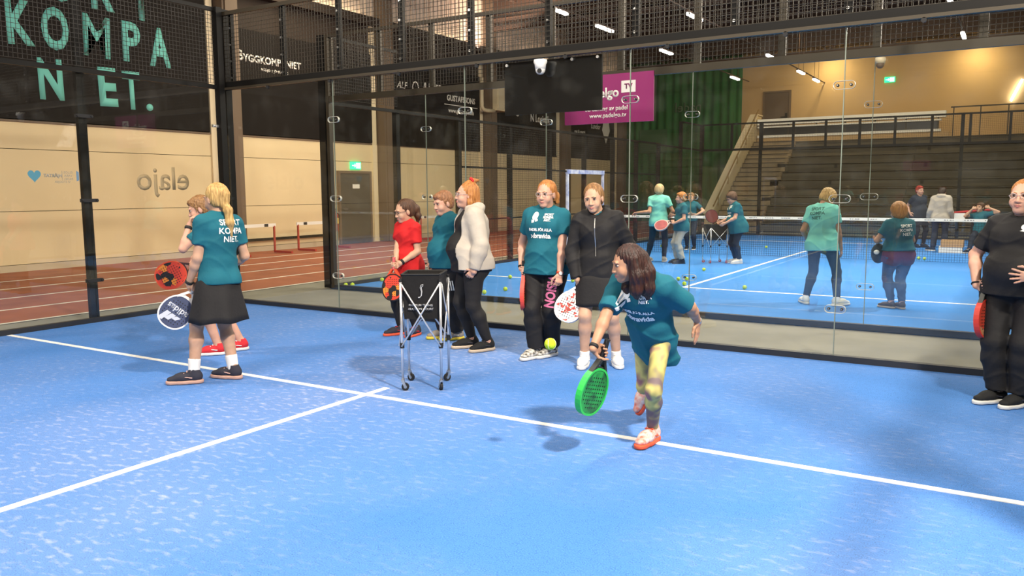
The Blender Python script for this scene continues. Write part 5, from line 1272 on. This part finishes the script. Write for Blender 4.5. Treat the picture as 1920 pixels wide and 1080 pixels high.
J = person('person in pale grey hooded sweater and dark jeans seen from behind, beyond the net', r, view(r), 1.60, R_(172), girth=1.08, bust=0, pelvis=(.03, 0, .85), footL=(-.10, .0, .088), footR=(.14, .03, .088), toeL=R_(-130), toeR=R_(-160), handL=(-.23, .10, .80), handR=(.28, .10, .82), hpitch=R_(-20), hoff=(.0, .02, -.03), hair='short', hairm=DRK, face=False, skin=SK2, wear=[dict(k='hoodie', m=GREYH, hem=.48, sleeve=1.97, d=.03, loose=.03), dict(k='pants', m=cloth('dark_denim', (.03, .045, .08)), d=.016, flare=.01)], shoes=(NAVY, SOLEW, NAVY), **FAR)
r = (8.60, 14.75)
J = person('person in teal shirt sitting with arms raised behind the head, beyond the net', r, view(r), 1.50, R_(-35), girth=1.05, bust=.2, pelvis=(-.01, .05, .50), lean=(-.02, .10, 0), hpitch=R_(6), footR=(-.22, -.42, .088), footL=(.06, -.45, .088), kneeR=(0, -.6, 1), kneeL=(0, -.6, 1), handR=(-.20, .0, 1.03), handL=(.14, .02, 1.06), elbR=(-.8, -.8, .1), elbL=(1, -.3, .1), skin=SK1, hair='short', hairm=BRN, handq={'R': dict(d=(.7, .3, .3), n=(.3, .6, 0), th=(0, 0, 1), curl=.5), 'L': dict(d=(-.7, .3, .3), n=(-.3, .6, 0), th=(0, 0, 1), curl=.5)},
    wear=[dict(k='shirt', m=TEAL, hem=.30, loose=.02), dict(k='pants', m=NAVY, d=.014)], shoes=(SH_BK, SOLEW, SH_WH), **FAR)
# ================================================================== rackets, balls, carts and small things
def egg(a, b, y0, n=36, p=2.25):
    P = []
    for i in range(n):
        t = 2*math.pi*i/n; c, s = math.cos(t), math.sin(t)
        x = a*math.copysign(abs(c)**(2/p), c); y = b*math.copysign(abs(s)**(2/p), s)
        P.append((x*(1-.10*(-s if s < 0 else 0)), y0+y))
    return P
def racket(M, label, face, rim, grip, bridge=None, words=None, wm=None, back_words=None, emb=None, flip=0):
    e = empty('padel_racket', mat=M, label=label, cat='racket', group='padel rackets held by players')
    bridge = bridge or rim; O = egg(.130, .142, .245); I = egg(.118, .130, .245)
    kw = dict(parent=e, world=False)
    MB().prism(I, -.016, .016).build('face', face, **kw)
    MB().ring(O, I, -.019, .019).build('rim', rim, **kw)
    b = MB()
    for s in (-1, 1): b.bar((s*.016, .055, 0), (s*.072, .140, 0), .020, .032)
    b.box((-.05, .095, -.010), (.05, .108, .010)); b.build('bridge', bridge, **kw)
    b = MB(); b.tube([(0, -.068, 0), (0, -.060, 0), (0, .055, 0), (0, .065, 0)], [.020, .0165, .0165, .012], 10); b.build('grip', grip, smooth=True, **kw)
    b = MB(); b.tube([(0, -.066, 0), (.022, -.075, .01), (.026, -.05, .014), (.018, -.02, .018)], .003, 5); b.build('wrist_cord', RUBBER, **kw)
    b = MB()
    for i in range(-4, 5):
        for j in range(-4, 5):
            x, y = i*.022, .25+j*.022
            if (x/.10)**2+((y-.25)/.105)**2 < 1: b.prism([(x+.005*math.cos(a), y+.005*math.sin(a)) for a in np.arange(0, 6.2, 1.05)], -.0172, .0172)
    b.build('hole_pattern', RUBBER, kind='stuff', **kw)
    if words:
        for (s, size, x, y, rot, side) in words:
            Mw = Matrix.Translation((x, y, .0178*side)) @ Matrix.Rotation(rot, 4, 'Z') @ (Matrix.Rotation(math.pi, 4, 'Y') if side < 0 else Matrix())
            o = text(s, size, Mw, wm, None, bold=.002, depth=.001); o.parent = e
    return e
def in_hand(key, face_n, roll=0):
    J, q, ra = PEOPLE[key]; M = J['M']; g_ = M @ Vector(grip_point(J, q)); y = (M.to_3x3() @ Vector(ra)).normalized(); n_ = Vector(face_n); n_ = (M.to_3x3() @ n_); n_ = (n_-y*n_.dot(y)).normalized(); x = y.cross(n_)
    m = Matrix((x, y, n_)).transposed().to_4x4(); m.translation = g_; return m
GRIP = mat('black_grip', (.015, .015, .015), .8)
def patch_mat(name, c, pts=26, rough=.45):
    m = bpy.data.materials.new(name); m.use_nodes = True; N = m.node_tree.nodes; L = m.node_tree.links
    tc_ = N.new('ShaderNodeTexCoord'); v = N.new('ShaderNodeTexVoronoi'); v.inputs['Scale'].default_value = pts; L.new(tc_.outputs['Object'], v.inputs['Vector'])
    sp_ = N.new('ShaderNodeSeparateColor'); L.new(v.outputs['Color'], sp_.inputs[0]); cr = N.new('ShaderNodeValToRGB'); cr.color_ramp.interpolation = 'CONSTANT'
    while len(cr.color_ramp.elements) < len(c): cr.color_ramp.elements.new(.5)
    for i, (p, col) in enumerate(c): cr.color_ramp.elements[i].position = p; cr.color_ramp.elements[i].color = (*col, 1)
    L.new(sp_.outputs[0], cr.inputs[0]); L.new(cr.outputs[0], N['Principled BSDF'].inputs['Base Color']); N['Principled BSDF'].inputs['Roughness'].default_value = rough
    MATS[name] = m; return m
ORANGE = patch_mat('orange_red_black_face', [(0, (.62, .05, .025)), (.42, (.80, .25, .03)), (.68, (.015, .012, .012)), (.85, (.62, .05, .025))], 21)
RORANGE = mat('red_rim', (.60, .07, .03), .4)
racket(in_hand('blond', (.15, -1, .25)), 'white-rimmed dark blue racket hanging from the blonde player\'s hand', mat('slate_blue_face', (.055, .07, .14), .4, noise=.25, scale=8), mat('white_rim', (.70, .70, .72), .35), mat('white_grip', (.60, .62, .66), .6), words=[('adidas', .072, 0, .225, 0, 1)], wm=mat('pale_blue_print', (.50, .53, .62), .6))
b_ = bpy.data.objects['padel_racket']
q = MB()
for i, (x, h_) in enumerate(((-.045, .035), (0, .060), (.045, .085))): q.prism([(x-.02, .27), (x+.018, .27), (x+.048, .27+h_), (x+.01, .27+h_)], .0172, .0185)
for k in range(3):
    pass
q.build('logo_bar', MATS['pale_blue_print'], b_, world=False)
racket(in_hand('boy', (.1, -1, .15)), 'red, orange and black racket held out level beside the white-rimmed one', ORANGE, RORANGE, GRIP, mat('dark_bridge', (.05, .02, .02), .4))
racket(in_hand('red', (-.6, -1, .1)), 'orange and black racket hanging from the hands of the player in red', ORANGE, mat('black_rim', (.02, .016, .016), .4), mat('pink_grip', (.60, .12, .12), .6), RORANGE)
racket(in_hand('vision', (1, -.12, 0)), 'red and black racket seen edge-on beside the lettered trousers', ORANGE, patch_mat('red_black_rim', [(0, (.62, .06, .04)), (.5, (.02, .018, .02))], 7), GRIP)
b = MB(); 
e = bpy.data.objects['padel_racket.003']; o = text('padel', .042, frame((-.1305, .26, 0), (0, 1, 0), (0, 0, 1)), PRINT, None, bold=.001, depth=.002); o.parent = e
racket(in_hand('skirt', (-.35, -1, .1)), 'white racket with red blossom print beside the short skirt', patch_mat('white_red_blossom', [(0, (.82, .77, .75)), (.66, (.62, .06, .05)), (.78, (.80, .45, .40)), (.88, (.82, .77, .75))], 46), mat('white_rim', (.7, .7, .72), .35), mat('white_grip', (.6, .62, .66), .6))
e = bpy.data.objects['padel_racket.004']; q = MB(); q.tube([(.028, .31, .019), (.0, .305, .019), (-.008, .27, .019), (.008, .235, .019), (.0, .20, .019), (-.03, .195, .019)], .004, 6); q.build('logo', mat('brown_print', (.35, .10, .06), .5), e, world=False)
racket(in_hand('lunge', (1, -.55, .1)), 'bright green racket swung low by the lunging player', mat('green_face', (.02, .38, .06), .4, noise=.5, scale=18, col2=(.01, .10, .025)), mat('green_rim', (.03, .50, .08), .4), GRIP, mat('black_bridge', (.02, .022, .02), .4))
racket(in_hand('right', (1, -.42, 0)), 'red racket with white lettering held by the player at the right edge', patch_mat('red_tan_face', [(0, (.50, .05, .025)), (.5, (.42, .20, .10)), (.8, (.50, .05, .025))], 9), mat('red_rim_b', (.60, .045, .03), .4), GRIP, mat('black_bridge', (.02, .022, .02), .4))
e = bpy.data.objects['padel_racket.006']; o = text('match padel', .046, frame((-.1305, .245, 0), (0, 1, 0), (0, 0, 1)), PRINT, None, bold=.001, depth=.002); o.parent = e
racket(in_hand('fteal', (.1, -.7, .7)), 'pink-red racket held out level by the ginger-haired player, far court', mat('rose_face', (.42, .08, .10), .5, noise=.3, scale=10), mat('pale_rim', (.6, .45, .42), .4), GRIP)

# ---------------- balls
BALL = mat('tennis_felt', (.58, .74, .04), .9, noise=.12, scale=40, bump=.4, bscale=200, spec=.1); SEAM = mat('ball_seam', (.80, .82, .70), .8)
b = MB().ball((0, 0, 0), .0335, 18, 12); BALLME = None
o = b.build('tennis_ball', BALL, smooth=True); BALLME = o.data; bpy.data.objects.remove(o); WM.pop('tennis_ball', None)
b = MB(); P = []
for i in range(40):
    t = 2*math.pi*i/40; a_ = .44; x = math.cos(t)*1.0+.35*math.cos(3*t); y = math.sin(t)-.35*math.sin(3*t); z = 1.1*math.sin(2*t); P.append(Vector((x, y, z)).normalized()*.0335)
b.tube(P, .0013, 5, closed=True); o = b.build('seam', SEAM); SEAMME = o.data; bpy.data.objects.remove(o)
def ball(loc, label, k=1.0):
    o = link('tennis_ball', BALLME, None); M = Matrix.Translation(loc) @ Matrix.Rotation(loc[0]*7, 4, 'X') @ Matrix.Rotation(loc[1]*5, 4, 'Z'); o.matrix_basis = M; WM[o.name] = M
    tag(o, label, 'ball', 'yellow padel balls'); s_ = link('seam', SEAMME, o, world=False); return o
ball((7.172, -3.745, 0.691), 'yellow ball flying in front of the lettered trousers')
for (x, y), l in (((.12, 2.12), 'yellow ball in the near corner of the far court, left of a pair'), ((.20, 2.19), 'yellow ball in the near corner of the far court, right of a pair'), ((.13, 3.0), 'yellow ball against the side fence of the far court, left of the girl in red'),
    ((.33, 2.95), 'yellow ball just left of the girl in red, on the far court'), ((2.62, 2.42), 'yellow ball right beside the black leggings of the hooded jacket'), ((2.69, 2.90), 'yellow ball between the two standing players, nearest the glass'), ((1.82, 4.44), 'yellow ball between the two standing players, farthest back'),
    ((3.40, 2.24), 'yellow ball touching the edge-on racket in view'), ((3.05, 4.45), 'yellow ball left of the black hooded jacket sleeve'), ((2.2, 5.9), 'yellow ball seen past the teal shirt\'s hip'), ((1.23, 13.1), 'yellow ball beyond the net behind the aqua shirt'),
    ((4.50, 5.53), 'leftmost yellow ball of three by the line corner, far court'), ((4.62, 5.60), 'yellow ball on a glass clamp by the line corner, far court'), ((4.83, 4.91), 'yellow ball lying on the line corner, far court'), ((4.34, 7.33), 'yellow ball in front of the far ball cart'),
    ((5.81, 4.88), 'yellow ball lying alone on the service line of the far court'), ((3.80, 13.9), 'yellow ball beyond the net right of the far cart'), ((7.56, 11.95), 'left yellow ball of the pair under the far net'), ((7.68, 11.85), 'right yellow ball of the pair under the far net')):
    ball((x, y, .0335), l)

# ---------------- ball carts
FABR = cloth('black_basket_fabric', (.012, .011, .011))
def cart(corners, z_top, z_bot, H, label, words, hub, logo=True):
    c = sum((Vector((*p, 0)) for p in corners), Vector())/4
    e = empty('ball_cart', (c.x, c.y, 0), label=label, cat='ball cart')
    P = [Vector((*p, 0)) for p in corners]      # order: around the square
    ins = lambda p, k: c+(p-c)*k
    for i, p in enumerate(P):
        t = ins(p, 1.02)+Vector((0, 0, H-.07)); MB().tube([p+Vector((0, 0, .075)), t], .0105, 10).build('leg', ALU, e, smooth=True)
        b = MB(); b.cyl(t-Vector((0, 0, .01)), t+Vector((0, 0, .012)), .013, 10); b.cyl(p+Vector((0, 0, .335)), p+Vector((0, 0, .375)), .018, 10); b.build('leg_joint', RUBBER, e)
        d = Vector((math.cos(i*1.9+.6), math.sin(i*1.9+.6), 0)); s_ = d.cross(Vector((0, 0, 1)))
        w_ = p+d*.018+Vector((0, 0, .03))
        cs = MB().tube([w_-s_*.010, w_+s_*.010], .030, 16).build('caster', hub, e)
        b = MB(); b.tube([w_-s_*.0125, w_+s_*.0125], .013, 10); b.bar(w_+s_*.014, p+Vector((0, 0, .078))+s_*.012, .006, .02); b.bar(w_-s_*.014, p+Vector((0, 0, .078))-s_*.012, .006, .02); b.cyl(p+Vector((0, 0, .070)), p+Vector((0, 0, .085)), .016, 10); b.build('caster_fork', STEEL, cs)
    B0 = [ins(p, .88)+Vector((0, 0, z_bot)) for p in P]; B1 = [ins(p, .97)+Vector((0, 0, z_top)) for p in P]; I1 = [ins(p, .93)+Vector((0, 0, z_top)) for p in P]; I0 = [ins(p, .84)+Vector((0, 0, z_bot+.02)) for p in P]
    b = MB(); b.add(B0+B1+I1+I0, [(3, 2, 1, 0), (12, 13, 14, 15)]+[(i, (i+1) % 4, 4+(i+1) % 4, 4+i) for i in range(4)]+[(4+i, 4+(i+1) % 4, 8+(i+1) % 4, 8+i) for i in range(4)]+[(8+i, 8+(i+1) % 4, 12+(i+1) % 4, 12+i) for i in range(4)])
    bs_ = b.build('basket', FABR, e)
    b = MB()
    for i in range(4): b.tube([B1[i], B1[(i+1) % 4]], .007, 6)
    b.build('basket_hem', RUBBER, bs_)
    for i in range(4):
        p, q = P[i], P[(i+1) % 4]; o_ = ((p+q)/2-c).normalized()*.022
        for (u_, v_) in ((p, q), (q, p)): MB().tube([ins(u_, 1.0)+o_+Vector((0, 0, .35)), ins(v_, .98)+o_*.6+Vector((0, 0, z_top-.07))] if True else [], .0065, 8).build('cross_brace', ALU, e, smooth=True)
    # print on the side that faces the camera
    best = max(range(4), key=lambda i: ((P[i]+P[(i+1) % 4])/2-c).normalized().dot((CAM-c).normalized()))
    p, q = P[best], P[(best+1) % 4]; o_ = ((p+q)/2-c).normalized(); x = Vector((0, 0, 1)).cross(o_).normalized()
    mid = (ins(p, .93)+ins(q, .93))/2+o_*.012
    if logo:
        m_ = mat('cart_print', (.45, .45, .46), .6)
        b = MB(); Fm = frame(mid+Vector((0, 0, z_bot+.62*(z_top-z_bot))), x, (0, 0, 1)); b.M = Fm
        for s_ in (0, .009): b.tube([(.022, .055-s_, 0), (.004+s_, .05-s_, 0), (-.002+s_, .03, 0), (.006+s_*.6, 0, 0), (.004+s_*.4, -.03, 0), (-.006, -.045+s_*.3, 0), (-.018, -.047+s_*.3, 0)], .0028, 5)
        b.build('logo', m_, bs_)
        text(words, .024, frame(mid+Vector((0, 0, z_bot+.27*(z_top-z_bot))), x, (0, 0, 1)), m_, bs_, bold=.0002, lines=1.2, depth=.002)
    return e
cart([(5.352, -2.824), (5.61, -2.672), (5.458, -2.366), (5.178, -2.53)], .905, .56, .93, 'black fabric ball cart on silver legs standing on the near court', 'PREMIUM TENNIS\nAUCTION COURT', RUBBER)
fc = cart([(3.706, 9.12), (3.933, 8.954), (4.22, 9.15), (3.98, 9.38)], .80, .48, .82, 'black fabric ball cart with red wheels on the far court', '', mat('red_wheel', (.6, .08, .06), .5), False)
M = frame((3.99, 9.16, .76), (.8, .5, .5), (-.35, -.2, .8)); racket(M, 'dark red racket standing in the far ball cart', mat('dark_red_face', (.16, .03, .025), .5), mat('dark_rim', (.05, .02, .02), .4), GRIP)
# ---------------- things beyond the net
bx = empty('cardboard_box', (7.15, 14.4, 0), label='brown and white cardboard box on the floor beyond the net', cat='box')
MB().box((6.86+.9, 14.25, 0), (7.36+.9, 14.6, .14)).build('white_base', WHITE, bx); MB().box((6.9+.9, 14.24, .14), (7.38+.9, 14.6, .30)).build('cardboard_sleeve', mat('cardboard', (.55, .33, .16), .8), bx)
ch = empty('folding_chair', (8.6, 14.8, 0), label='dark chair under the sitting person beyond the net', cat='chair')
cm = mat('dark_chair', (.02, .02, .025), .6); ax_ = Matrix.Translation((8.6, 14.85, 0)) @ Matrix.Rotation(view((8.6, 14.75)), 4, 'Z')
def cb(n, a, b2): q = MB(); q.M = ax_; q.box(a, b2); q.build(n, cm, ch)
cb('seat', (-.22, -.22, .36), (.22, .22, .40)); cb('backrest', (-.22, .22, .40), (.22, .25, .80))
for x in (-.2, .17):
    for y in (-.2, .2): cb('leg', (x, y, 0), (x+.03, y+.03, .36))
o = MB().tube([(7.95, 14.9, .93), (8.75, 15.25, 1.0)], .03, 8).build('red_bar', mat('red_bar', (.45, .03, .04), .5)); tag(o, 'dark red horizontal bar between the hooded sweater and the sitting person', 'bar')
tag(MB().box((8.02, 14.8, .77), (8.25, 14.82, .93)).build('paper_sheet', WHITE), 'small white paper sheet beside the pale hooded sweater', 'paper')
pj = PEOPLE['jeans'][0]; Mj = pj['M']
q = MB(); q.M = Mj @ Matrix.Translation((-.24, .10, .70)); q.ball((0, 0, 0), (.09, .075, .13), 14, 10); bg = q.build('shoulder_bag', NAVY, smooth=True); tag(bg, 'dark bag held in front of the person in blue jeans', 'bag')
q = MB(); q.M = Mj @ Matrix.Translation((-.26, .03, .72)); q.ball((0, 0, 0), (.035, .012, .03), 10, 8); q.build('bag_emblem', WHITE, bg, smooth=True)
